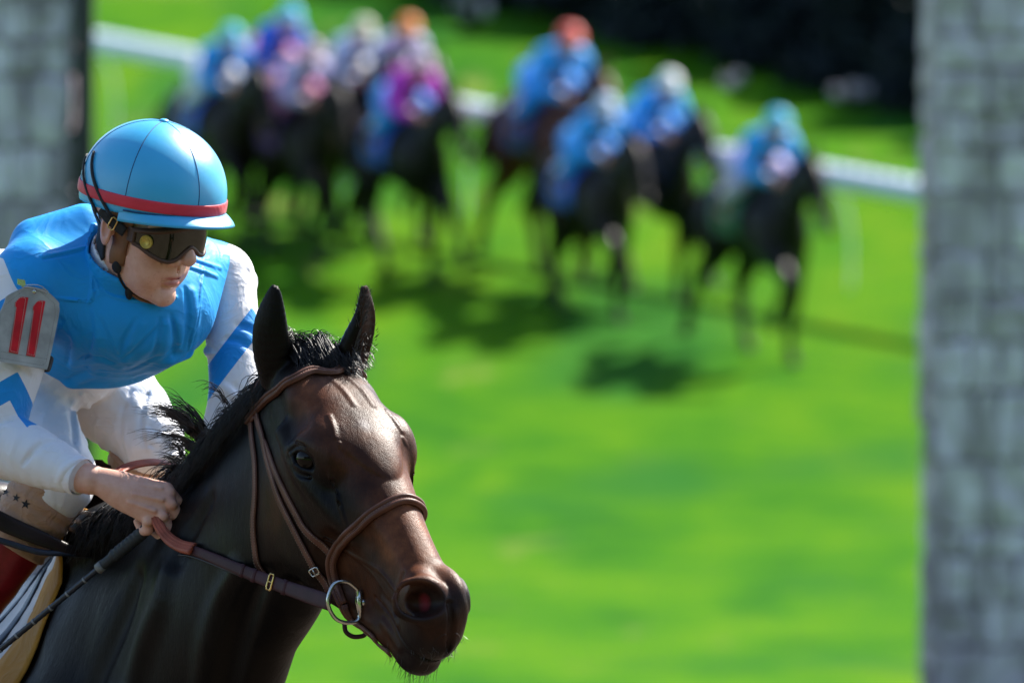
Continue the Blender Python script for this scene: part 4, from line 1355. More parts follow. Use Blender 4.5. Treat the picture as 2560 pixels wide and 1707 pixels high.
# ------------------------------------------------------------------ the jockey
JO = np.array([337., 552., -800.]); JS = 14.83
Jf = unit((.722, .298, .625)); Ju = unit((.155, -.949, .274)); Jr = unit((-.675, .101, .731))
JM = np.array([Jf, Ju, Jr])                               # forward, up, to his right (the near side)
def J(f, u, r): return JO + JS * (f * Jf + u * Ju + r * Jr)
def JA(l): return [J(*q) for q in l]
def Jloc(P): return (np.atleast_2d(P) - JO) @ JM.T / JS
TS = unit((.86, -.03, -.5)); TA = unit((.47, -.19, .86)); TV = unit(np.cross(TS, TA)); TV = TV if TV[1] > 0 else -TV    # shoulders (to the far side), spine (to the neck), belly
NSH = np.array([66., 712., -850.]); FSH = np.array([532., 690., -1120.])
NEL = np.array([-38., 1082., -800.]); FEL = np.array([574., 985., -1010.])
NWR = np.array([222., 1200., -640.]); FWR = np.array([512., 1195., -985.])
SHC = np.array([300., 706., -985.]); PEL = np.array([-55., 845., -1660.])
NHIP = PEL - TS * 130; FHIP = PEL + TS * 130
NKN = np.array([128., 1192., -1060.]); FKN = np.array([346., 1108., -1400.])
NAN = np.array([-165., 1650., -1090.]); FAN = np.array([250., 1640., -1750.])

def body_sdf():
    s = SDF(); q = JS
    def e(c, r, k=1.0, kind='u'): s.ell(J(*c), np.array(r) * q, JM, k * q, kind)
    def c(p, r, k=1.0, kind='u', **kw): s.chain(JA(p), [x * q for x in r], k * q, kind, **kw)
    # trunk, legs
    s.chain([SHC, (SHC + PEL) / 2, PEL], [150, 165, 165], 60)
    s.cap(NSH + TS * 60, FSH - TS * 60, 80, 80, 60)
    s.chain([NHIP, NKN], [120, 72], 40); s.chain([FHIP, FKN], [120, 72], 40)
    s.chain([NKN, NAN, NAN + (70, 50, 130)], [66, 42, 34], 20); s.chain([FKN, FAN, FAN + (70, 50, 130)], [66, 42, 34], 20)
    # arms
    s.chain([NSH, NEL, NWR], [64, 50, 36], 30); s.chain([FSH, FEL, FWR], [60, 48, 34], 30)
    # neck and head
    s.chain([(290, 735, -945), J(-2.2, -9, 0), J(-1, -4, 0)], [92, 84, 82], 20)
    e((0.3, 5.0, 0), (9.6, 9.2, 7.6), 1)
    e((3.6, -2.0, 0), (6.2, 8.2, 6.2), 1.5)
    e((5.2, -4.6, 0), (4.6, 6.0, 5.2), 2)
    for g in (-1, 1):
        c([(.6, -5.6, g * 5.0), (5.0, -9.6, g * 3.0), (8.2, -10.8, g * .8)], [1.5, 1.4, 1.3], 1.8)
        e((7.0, -1.6, g * 4.3), (2.3, 1.7, 1.9), 1.6)
        e((6.6, -6.0, g * 3.2), (2.6, 3.4, 2.4), 2)
        e((9.4, .7, g * 3.2), (1.5, 1.2, 1.8), 1.0, 's')
        e((8.4, .6, g * 3.2), (1.25, 1.25, 1.25), .3)
        c([(9.6, 2.3, g * 1.2), (9.5, 2.6, g * 3.6), (8.0, 2.2, g * 5.6)], [.7, .75, .5], .9)
    c([(9.7, 1.6, 0), (10.8, .2, 0), (12.1, -1.7, 0), (12.7, -2.6, 0)], [.9, .95, 1.15, 1.3], 1.1)
    e((12.5, -2.95, 0), (1.1, 1.0, 1.25), .6)
    for g in (-1, 1):
        e((11.0, -3.3, g * 1.75), (1.45, 1.0, .85), .5)
        e((11.5, -4.15, g * .95), (.62, .38, .42), .15, 's')
        c([(9.9, -2.0, g * 2.7), (9.4, -3.6, g * 2.95), (8.9, -4.9, g * 3.2), (8.3, -6.4, g * 3.5)], [.14, .2, .2, .12], .5, 's')
    e((8.6, -5.8, 0), (2.2, 2.0, 2.8), 1.2)
    c([(10.6, -4.2, 0), (10.5, -5.8, 0)], [.18, .28], .4, 's')
    c([(8.6, -7.15, 2.5), (9.9, -6.65, 1.2), (10.35, -6.35, .45), (10.3, -6.5, 0), (10.35, -6.35, -.45), (9.9, -6.65, -1.2), (8.6, -7.15, -2.5)], [.18, .44, .52, .48, .52, .44, .18], .25)
    c([(8.6, -7.3, 2.3), (9.6, -7.75, 1.1), (9.95, -7.85, 0), (9.6, -7.75, -1.1), (8.6, -7.3, -2.3)], [.2, .58, .72, .58, .2], .3)
    c([(8.4, -7.15, 2.75), (9.8, -7.12, 1.3), (10.6, -7.05, 0), (9.8, -7.12, -1.3), (8.4, -7.15, -2.75)], [.2, .2, .2, .2, .2], .12, 's')
    c([(8.9, -9.05, 1.4), (9.35, -9.1, 0), (8.9, -9.05, -1.4)], [.4, .5, .4], .6, 's')
    e((8.2, -10.4, 0), (1.7, 1.7, 2.0), 1.2)
    # ears
    for g in (-1, 1):
        s.ell(J(-.4, -.4, g * 7.3), np.array((1.75, 3.1, .75)) * q, [unit(Jf + .35 * g * Jr), Ju, unit(g * Jr - .35 * Jf)], .35 * q)
        s.ell(J(.1, -.1, g * 8.1), np.array((1.0, 1.9, .55)) * q, [unit(Jf + .35 * g * Jr), Ju, unit(g * Jr - .35 * Jf)], .25 * q, 's')
        c([(.9, -1.0, g * 7.1), (1.1, .0, g * 7.0)], [.4, .35], .3)
    # near hand: wrist, back of the hand, knuckles, curled fingers, thumb
    hz = np.array([0, 0, 94.])
    s.chain([(205, 1196, -650), (255, 1206, -640), (292, 1216, -632)], [38, 32, 33], 10, flat=(.2, -.1, 1), s=.9)
    s.chain([(262, 1197, -632), (320, 1208, -622), (412, 1226, -612)], [21, 22, 20], 16)
    s.chain([(262, 1213, -626), (330, 1232, -606), (416, 1252, -600)], [23, 23, 20], 16)
    s.chain([(262, 1220, -628), (325, 1252, -606), (396, 1282, -598)], [21, 22, 19], 16)
    s.chain([(258, 1222, -640), (315, 1262, -618), (366, 1296, -606)], [19, 21, 17], 16)
    s.ell((325, 1240, -635), (85, 45, 26), [unit((.93, .37, 0)), unit((-.37, .93, 0)), (0, 0, 1)], 18)
    fing = [[(412, 1224, -610), (438, 1254, -622), (430, 1286, -662), (402, 1292, -682)],
            [(417, 1252, -598), (441, 1290, -610), (427, 1326, -650), (402, 1322, -680)],
            [(396, 1282, -597), (418, 1322, -604), (402, 1346, -640), (378, 1330, -672)],
            [(366, 1296, -604), (366, 1326, -612), (352, 1330, -642), (338, 1306, -664)]]
    for F, r in zip(fing, ([18, 15.5, 13, 10.5], [18.5, 16, 13.5, 11], [17.5, 15, 13, 10.5], [15.5, 13.5, 11.5, 9.5])):
        for i in range(3): s.cap(F[i], F[i + 1], r[i], r[i + 1], 1.5)
    s.chain([(300, 1210, -650), (352, 1222, -690), (398, 1252, -704), (424, 1276, -700)], [20, 18, 15, 11], 6)
    for a, b in (((400, 1222, -592), (330, 1212, -600)), ((404, 1250, -580), (330, 1236, -584)), ((384, 1278, -578), (320, 1256, -585))):
        s.cap(a, b, 4.0, 2.0, 8)                          # tendons
    for K in ((424, 1232, -600), (428, 1262, -586), (406, 1292, -584), (368, 1304, -592)):
        s.ell(K, (13, 12, 10), None, 8)
    # far hand closed on the rein
    s.chain([FWR, FWR + (22, 34, 30)], [34, 36], 10)
    for i in range(4):
        a = FWR + np.array([30 + i * 4, 30 + i * 17, 48 - i * 8]); s.chain([a, a + (22, 14, 18), a + (16, 36, 4), a + (-4, 38, -10)], [15, 14, 12, 10], 3)
    s.chain([FWR + (10, 8, 36), FWR + (40, 22, 60), FWR + (52, 52, 52)], [17, 15, 11], 4)
    return s
BSDF = body_sdf()

def folds(amp, sc, seed):
    r = np.random.default_rng(seed)
    K = r.normal(0, 1, (6, 3)) / sc * np.array([1, .55, 1]); ph = r.uniform(0, 6.28, 6)
    def fn(x, y, z):
        t = 0
        for k, p in zip(K, ph): t = t + np.sin(k[0] * x + k[1] * y + k[2] * z + p + 1.3 * np.sin(k[1] * x * .6 - k[0] * y * .7 + p * 2))
        return amp * t / 3.0
    return fn
BIG = ((-700, 400, -2300), (800, 2000, -300))

def vest_sdf():
    s = SDF()
    ax = [TS, TV, TA]
    s.ell(SHC + TV * 12 - TA * 20, (232, 182, 190), ax, 60)
    s.ell(SHC + (-42, 48, -150), (236, 196, 300), ax, 70)
    s.ell(SHC + (-150, 88, -330), (215, 195, 300), ax, 70)
    s.ell(SHC + TV * 95 + TA * 60, (180, 110, 130), ax, 90)                       # puffed chest
    # shoulder caps
    s.chain([SHC, NSH + (10, -6, 0)], [130, 116], 70); s.chain([SHC, FSH + (-12, -2, 0)], [130, 92], 70)
    s.chain([(70, 600, -930), (190, 575, -960)], [60, 70], 60)                         # near back of the shoulder
    # creases: gathered front, sides
    cr = [[(284, 890), (262, 845), (232, 780)], [(292, 890), (304, 850), (330, 800)], [(300, 900), (345, 862), (392, 812)], [(270, 908), (220, 890), (160, 900)],
          [(300, 930), (370, 900), (440, 862)], [(392, 800), (388, 850), (372, 890)], [(420, 790), (430, 850), (420, 890)], [(455, 720), (462, 800), (448, 870)],
          [(150, 950), (220, 925), (285, 930)], [(215, 770), (222, 850), (200, 920)], [(140, 800), (165, 850), (150, 910)]]
    for i, c in enumerate(cr):
        P = px_surf(s, c)
        s.chain(P + (0, 0, 3), [2, 5, 2], 12, 's')
        Q = px_surf(s, [(x + 13, y + 9) for x, y in c])
        s.chain(Q - (0, 0, 9), [3, 6, 2], 22)
    s.chain(px_surf(s, [(150, 960), (250, 960), (330, 952), (400, 930), (455, 896)]) - (0, 0, 8), [9, 12, 13, 12, 8], 22)   # rolled lower hem
    # seams: shoulder panel, front edge
    for c in ([(222, 560), (221, 640), (220, 720), (214, 752)], [(96, 640), (150, 628), (222, 610)], [(70, 735), (140, 745), (214, 752), (224, 728)], [(222, 668), (236, 712), (262, 738), (310, 750), (372, 752), (430, 742)],
              [(498, 672), (490, 740), (474, 830), (462, 872)], [(452, 662), (500, 676), (530, 690)], [(455, 640), (500, 655), (538, 668)]):
        P = px_surf(s, c)
        s.chain(P - (0, 0, 1), [4.2] * len(c), 6); s.chain(P + (6, 6, 4), [3.0] * len(c), 4, 's')
    s.func(folds(0.9, 60, 3), (-700, 400, -2300), (800, 2000, -300), .1, 'd')
    # cut: neck hole, arm holes, lower edge
    nk = unit(J(-1, -4, 0) - np.array([290, 735, -945]))
    s.chain([np.array([290, 735, -945]), J(-2.2, -9, 0), J(-.5, -2, 0)], [88, 92, 104], 6, 's')
    hem = SHC - TA * 470
    s.func(lambda x, y, z: -((x - hem[0]) * TA[0] + (y - hem[1]) * TA[1] + (z - hem[2]) * TA[2]), *BIG, 6, 'i')
    fa = unit((.80, .18, -.1)); fp = np.array([541, 700, -1100])
    s.func(lambda x, y, z: (x - fp[0]) * fa[0] + (y - fp[1]) * .30 + (z - fp[2]) * fa[2], *BIG, 7, 'i')
    na = unit((-.86, .22, .3)); npnt = np.array([8, 735, -810])
    s.func(lambda x, y, z: (x - npnt[0]) * na[0] + (y - npnt[1]) * na[1] + (z - npnt[2]) * na[2], *BIG, 7, 'i')
    # hollow, so the vest is a garment
    return s
def collar_sdf():
    s = SDF()
    a, b = np.array([292, 748, -925.]), J(-1.6, -7.2, 0)
    s.chain([a, b], [124, 111], 4)
    s.chain([a - (b - a) * .5, b + (b - a) * .5], [109, 98], 4, 's')
    n = unit(b - a); t = unit(n + .25 * Jf)
    s.func(lambda x, y, z: (x - b[0]) * t[0] + (y - b[1]) * t[1] + (z - b[2]) * t[2] - 34, *BIG, 6, 'i')
    s.func(lambda x, y, z: -((x - a[0]) * n[0] + (y - a[1]) * n[1] + (z - a[2]) * n[2]) - 30, *BIG, 6, 'i')
    return s
def sleeve_sdf(P, r, seed, cut):
    s = SDF()
    s.chain(P, r, 14)
    d0 = unit(np.subtract(P[1], P[0]))
    rng = np.random.default_rng(seed)
    n = len(P)
    for i in range(16):                                   # gathered wrinkles, mostly at the bend and the cuff
        t = min(max(rng.normal([.52, .9, .2][i % 3], .12), .05), .97) * (n - 1)
        j = min(int(t), n - 2); f = t - j
        c = np.array(P[j]) * (1 - f) + np.array(P[j + 1]) * f; R_ = r[j] * (1 - f) + r[j + 1] * f
        d = unit(np.subtract(P[j + 1], P[j])); u = unit(np.cross(d, rng.normal(size=3))); v = np.cross(d, u)
        a0 = rng.uniform(0, 6.28); L = rng.uniform(.7, 1.5)
        pts = [c + d * (k * rng.uniform(18, 44)) + R_ * (math.cos(a0 + L * k) * u + math.sin(a0 + L * k) * v) for k in (-.7, -.2, .3, .8)]
        s.chain(pts, [2, 5, 5, 2], 14, 's' if i % 2 else 'u')
    s.func(folds(1.6, 24, seed), *BIG, .1, 'd')
    e = np.array(P[-1]); d = unit(np.subtract(P[-1], P[-2]))
    s.func(lambda x, y, z: (x - e[0]) * d[0] + (y - e[1]) * d[1] + (z - e[2]) * d[2], *BIG, 4, 'i')
    return s

SILK_BLUE = None
def jockey_mats():
    global SILK_BLUE, SLEEVE, PANTS, SKIN, CAPM
    SILK_BLUE = cloth_mat('blue_silk', (0.005, 0.32, 0.80), 0.52, 0.04, 1500, 0.34, 9, 0.3, 0.06)
    k = NT('sleeve_silk')
    v = k.coord(); big = k.noise(v, 15, 3, .5, 1.2)
    big = k.math('POWER', k.math('SUBTRACT', 1.0, k.math('ABSOLUTE', k.math('MULTIPLY_ADD', big, 2.0, -1.0))), 5.0)
    t = k.attr('chev'); 
    blue = k.math('LESS_THAN', t, 0.0)
    c = k.mix(blue, (0.80, 0.79, 0.82), (0.005, 0.27, 0.72))
    k.P(Base_Color=c, Roughness=.55, Sheen_Weight=.12, Specular_IOR_Level=.3); k.bump(k.math('ADD', big, k.math('MULTIPLY', k.noise(v, 1500, 2), .15)), .42, .003)
    SLEEVE = k.m
    PANTS = cloth_mat('white_breeches', (0.80, 0.79, 0.83), 0.5, 0.12, 1500, 0.3, 13, 0.35, 0.05)
    k = NT('jockey_skin')
    v = k.coord(); n1 = k.noise(v, 55, 4, .6); n2 = k.noise(v, 260, 3, .6); n3 = k.noise(v, 150, 1, .4)
    c = k.mix(k.rng(n1, .3, .7), (0.66, 0.345, 0.25), (0.77, 0.455, 0.35))
    c = k.mix(k.math('MULTIPLY', k.rng(n3, .65, .76, 0, .38), k.attr('face')), c, (0.42, 0.14, 0.10))
    c = k.mix(k.attr('lips'), c, (0.43, 0.085, 0.085))
    c = k.mix(k.attr('flush'), c, (0.56, 0.22, 0.16))
    k.P(Base_Color=c, Roughness=.48, Specular_IOR_Level=.4, Subsurface_Weight=.12, Subsurface_Radius=(.012, .004, .002), Subsurface_Scale=.5)
    k.bump(k.math('ADD', n2, k.math('MULTIPLY', n3, .6)), .18, .0012)
    SKIN = k.m
    k = NT('cap_satin')
    v = k.coord(); n = k.noise(v, 1300, 2, .6); b = k.noise(v, 9, 3, .5)
    c = k.mix(k.rng(b, .3, .7), (0.006, 0.36, 0.68), (0.008, 0.42, 0.76))
    k.P(Base_Color=c, Roughness=.36, Specular_IOR_Level=.9, Coat_Weight=.35, Coat_Roughness=.3, Sheen_Weight=.10, Sheen_Roughness=.4, Sheen_Tint=(.75, .95, 1.0, 1)); k.bump(k.math('ADD', n, k.math('MULTIPLY', k.noise(v, 22, 3, .5), 1.2)), .25, .0016)
    CAPM = k.m
jockey_mats()
TRIM_RED = cloth_mat('red_band', (0.62, 0.035, 0.06), 0.5, 0.15, 1500, .15)
HARNESS = leather('harness_leather', (0.20, 0.085, 0.035), .5)
BLACK_STRAP = cloth_mat('black_webbing', (0.010, 0.010, 0.012), .6, .1, 1200, .3)
SEAM = plain('seam_thread', (0.006, 0.05, 0.16), .7)

def build_jockey():
    base = W([(60, 0, -1350)])[0]; base[2] = 0
    root = empty('person', base, 'jockey in blue vest and red-banded cap riding the near horse, number 11 tag', 'person')
    lo = (-420, 470, -2050); hi = (700, 1800, -500)
    def s1(C):
        L = Jloc(C)
        return ((L[:, 1] < 5) & (L[:, 1] > -16) & (C[:, 1] < 790)) | ((C[:, 1] > 1130) & (C[:, 1] < 1380) & (C[:, 0] > 180) & (C[:, 0] < 470) & (C[:, 2] > -740))
    def s2(C):
        L = Jloc(C)
        return ((L[:, 1] < 2) & (L[:, 1] > -13) & (L[:, 0] > 3) | (L[:, 1] < 4) & (L[:, 1] > -5) & (np.abs(L[:, 2]) > 6) & (np.abs(L[:, 0]) < 4)) & (C[:, 1] < 790) | ((C[:, 1] > 1180) & (C[:, 1] < 1380) & (C[:, 0] > 300) & (C[:, 0] < 470) & (C[:, 2] > -740))
    V, F = fig_mesh(BSDF, lo, hi, 8, (s1, s2), 4)
    o = mesh_obj('body', W(V), F, SKIN, root)
    L = Jloc(V)
    up = np.exp(-((L - (9.8, -6.75, 0)) / (1.2, .5, 2.1)) ** 2 @ np.ones(3)); dn = np.exp(-((L - (9.6, -7.75, 0)) / (1.2, .55, 1.8)) ** 2 @ np.ones(3))
    add_attr(o, 'lips', np.clip(2.6 * np.maximum(up, dn) - .55, 0, 1) * (L[:, 0] > 8.4))
    fl = .5 * gauss(L, (12, -2.8, 0), (1.6, 1.4, 1.6)) + .35 * sum(gauss(L, (7.5, -3.5, g * 4.2), (2.5, 2, 2.5)) for g in (-1, 1)) + .6 * sum(gauss(L, (-.4, -.4, g * 7.6), (2, 3.2, 1.2)) for g in (-1, 1))
    fl += .35 * gauss(V, (430, 1270, -600), (34, 60, 60))
    add_attr(o, 'flush', np.clip(fl, 0, 1))
    add_attr(o, 'face', 1.0 * ((L[:, 1] > -14) & (L[:, 1] < 12) & (V[:, 1] < 800)))
    # ---- vest and collar
    vs = vest_sdf()
    def sv(C): return (C[:, 2] > -1240)
    def sv2(C): return (C[:, 2] > -960) & (C[:, 0] > 40)
    V, F = fig_mesh(vs, (-260, 470, -1600), (640, 1020, -640), 9, (sv, sv2), 3)
    vest = mesh_obj('vest', W(V), F, SILK_BLUE, root)
    cs = collar_sdf()
    V, F = fig_mesh(cs, (130, 480, -1150), (520, 830, -700), 6, (), 3)
    mesh_obj('collar', W(V), F, SILK_BLUE, vest)
    s = SDF(); a, b = np.array([292, 748, -925.]), J(-1.7, -6.3, 0)
    s.chain([a, b], [100, 92], 4); s.chain([a - (b - a) * .5, b + (b - a) * .5], [88, 81], 4, 's')
    n = unit(b - a); t = unit(n + .25 * Jf)
    s.func(lambda x, y, z: (x - b[0]) * t[0] + (y - b[1]) * t[1] + (z - b[2]) * t[2] - 26, *BIG, 6, 'i')
    V, F = fig_mesh(s, (130, 480, -1150), (520, 830, -700), 6, (), 3)
    mesh_obj('undershirt_collar', W(V), F, PANTS, root)
    # ---- sleeves with chevrons
    for g, P, r, seed in ((-1, [NSH + (-2, -12, 0), (NSH + NEL) / 2 + (-4, 0, 10), NEL + (4, -4, 0), (NEL + NWR) / 2 + (-6, 6, 0), NWR + (-24, -6, 0)], [104, 94, 92, 72, 46], 4),
                          (1, [FSH + (6, -2, 0), (FSH + FEL) / 2 + (14, -10, 0), FEL + (0, 0, 0), (FEL + FWR) / 2, FWR + (8, -12, 0)], [86, 71, 66, 54, 42], 7)):
        ss = sleeve_sdf(P, r, seed, None)
        lo = np.min(P, 0) - 135; hi = np.max(P, 0) + 135
        def sel(C): return C[:, 0] > -40
        V, F = fig_mesh(ss, lo, hi, 8, (sel,), 3)
        o = mesh_obj('sleeve', W(V), F, SLEEVE, root)
        a0, a1 = np.array(P[0]), np.array(P[2]); d = unit(a1 - a0)
        t = (V - a0) @ d
        Q = V - a0 - t[:, None] * d
        front = unit(np.cross(d, [0, 0, 1.])) if False else unit(np.array([.10, 0, 1.0]) if g < 0 else np.array([.30, 0, 1.0]))
        side = unit(np.cross(front, d))
        off = (20 if g < 0 else 52) * (1 if side[0] > 0 else -1)
        u = np.abs((Q @ side) - off)
        tt = t - (.98 if g < 0 else 1.15) * u
        if g < 0:                                          # near: blue above and two chevrons
            f1 = np.maximum(tt - 118, -6 - tt); f2 = np.maximum(244 - tt, tt - 318)
            ch = np.minimum(f1, f2)
            fore = ((V - np.array(P[2])) @ unit(np.array(P[4]) - np.array(P[2]))) > 120
        else:
            ch = np.maximum(112 - tt, tt - 196)
            fore = ((V - np.array(P[2])) @ unit(np.array(P[4]) - np.array(P[2]))) > 60
        ch = np.where(fore, 40, ch)
        add_attr(o, 'chev', ch / 100.)
        e = np.array(P[-1]); dd = unit(np.subtract(P[-1], P[-2]))
        # cuff
        ang = np.linspace(0, 2 * math.pi, 33)[:-1]; uu = unit(np.cross(dd, (0, 1, 0))); vv = np.cross(dd, uu)
        cp = np.array([e - dd * 14 + (r[-1] + 1.0) * (math.cos(x) * uu + math.sin(x) * vv) for x in ang])
        cn = np.array([math.cos(x) * uu + math.sin(x) * vv for x in ang])
        Vc, Fc = ribbon(cp, cn, 30, 3, True); oc = mesh_obj('cuff', W(Vc), Fc, PANTS, o)
    # ---- breeches
    s = SDF()
    s.ell(PEL + (10, 0, 40), (230, 225, 260), [TS, TV, TA], 60)
    s.chain([SHC - TA * 380 + TV * 60, PEL], [190, 205], 50)
    s.chain([NHIP, (NHIP + NKN) / 2 + (10, -8, 20), NKN, NKN + unit(NAN - NKN) * 70], [158, 132, 94, 82], 40)
    s.chain([FHIP, (FHIP + FKN) / 2 + (10, -8, 20), FKN, FKN + unit(FAN - FKN) * 90], [158, 130, 92, 80], 40)
    for c in ([(352, 960), (330, 1040), (338, 1120)], [(300, 985), (275, 1070), (290, 1150)], [(372, 1095), (400, 1110), (430, 1105)], [(352, 1120), (390, 1140), (428, 1132)], [(350, 1070), (380, 1085), (425, 1080)],
              [(170, 980), (200, 1060), (215, 1140)], [(150, 1000), (165, 1080), (170, 1150)]):
        P = px_surf(s, c)
        s.chain(P, [2, 5, 2], 14, 's'); s.chain(px_surf(s, [(x + 9, y + 7) for x, y in c]) - (0, 0, 3), [2, 5, 2], 14)
    s.func(folds(2.8, 20, 11), *BIG, .1, 'd')
    def sp(C): return (C[:, 0] > 0) & (C[:, 2] > -1650) & (C[:, 1] > 880)
    V, F = fig_mesh(s, (-460, 560, -2100), (520, 1320, -880), 11, (sp,), 3)
    mesh_obj('breeches', W(V), F, PANTS, root)
    # ---- boots
    RED = leather('red_boot_leather', (0.22, 0.012, 0.016), .3); BLK = leather('black_boot_leather', (0.012, 0.011, 0.012), .3)
    TAN = cloth_mat('tan_elastic', (0.42, 0.25, 0.165), .7, .2, 1400, .4, 22)
    for g, K, A in ((-1, NKN, NAN), (1, FKN, FAN)):
        d = unit(A - K); L = np.linalg.norm(A - K)
        s = SDF(); s.chain([K + d * 130, K + d * L * .5, A, A + (20, 22, 30)], [80, 74, 54, 50], 14)
        s.func(folds(1.6, 22, 5), *BIG, .1, 'd')
        P0 = K + d * 205
        s.func(lambda x, y, z: -((x - P0[0]) * d[0] + (y - P0[1]) * d[1] + (z - P0[2]) * d[2]), *BIG, 5, 'i')
        V, F = fig_mesh(s, np.minimum(K, A) - 110, np.maximum(K, A) + 110, 9, (), 2)
        b = mesh_obj('boot', W(V), F, RED, root)
        s = SDF(); s.chain([A - d * 90, A, A + (25, 30, 45), A + (70, 62, 140)], [62, 58, 46, 34], 16)
        V, F = fig_mesh(s, A - (130, 190, 130), A + (170, 170, 240), 9, (), 2)
        mesh_obj('foot', W(V), F, BLK, b)
        # tan elastic wrap below the knee
        s = SDF(); s.chain([K + d * 40, K + d * 150, K + d * 260], [98, 92, 80], 10)
        s.func(lambda x, y, z: 2.6 * np.sin(((x - K[0]) * d[0] + (y - K[1]) * d[1] + (z - K[2]) * d[2]) * .19 + .012 * x + .6 * np.sin(x * .03)), *BIG, .1, 'd')
        s.func(lambda x, y, z: np.maximum(((x - K[0]) * d[0] + (y - K[1]) * d[1] + (z - K[2]) * d[2]) - 222, 34 - ((x - K[0]) * d[0] + (y - K[1]) * d[1] + (z - K[2]) * d[2])), *BIG, 8, 'i')
        V, F = fig_mesh(s, K + d * 130 - 190, K + d * 130 + 190, 8, (), 3)
        wrap = mesh_obj('leg_wrap', W(V), F, TAN, root)
        if g < 0:
            parts = []
            for cx, cy, r in ((45, 1266, 13), (20, 1250, 11), (-8, 1236, 11)):
                w = s.front(cx, cy)
                if w is None: continue
                pts = np.array([[cx + (r if i % 2 == 0 else r * .42) * math.sin(i * math.pi / 5 + .2), cy - (r if i % 2 == 0 else r * .42) * math.cos(i * math.pi / 5 + .2), w + 2] for i in range(10)])
                for p in pts:
                    ww = s.front(p[0], p[1]); p[2] = (ww if ww is not None else w) + 1.5
                parts.append((np.vstack([pts, pts - (0, 0, 4)]), [list(range(10))] + [[i, (i + 1) % 10, 10 + (i + 1) % 10, 10 + i] for i in range(10)]))
            if parts:
                V, F = join(parts); mesh_obj('star_print', W(V), F, BLACK_STRAP, wrap, False)
    return root
JOCKEY = build_jockey()
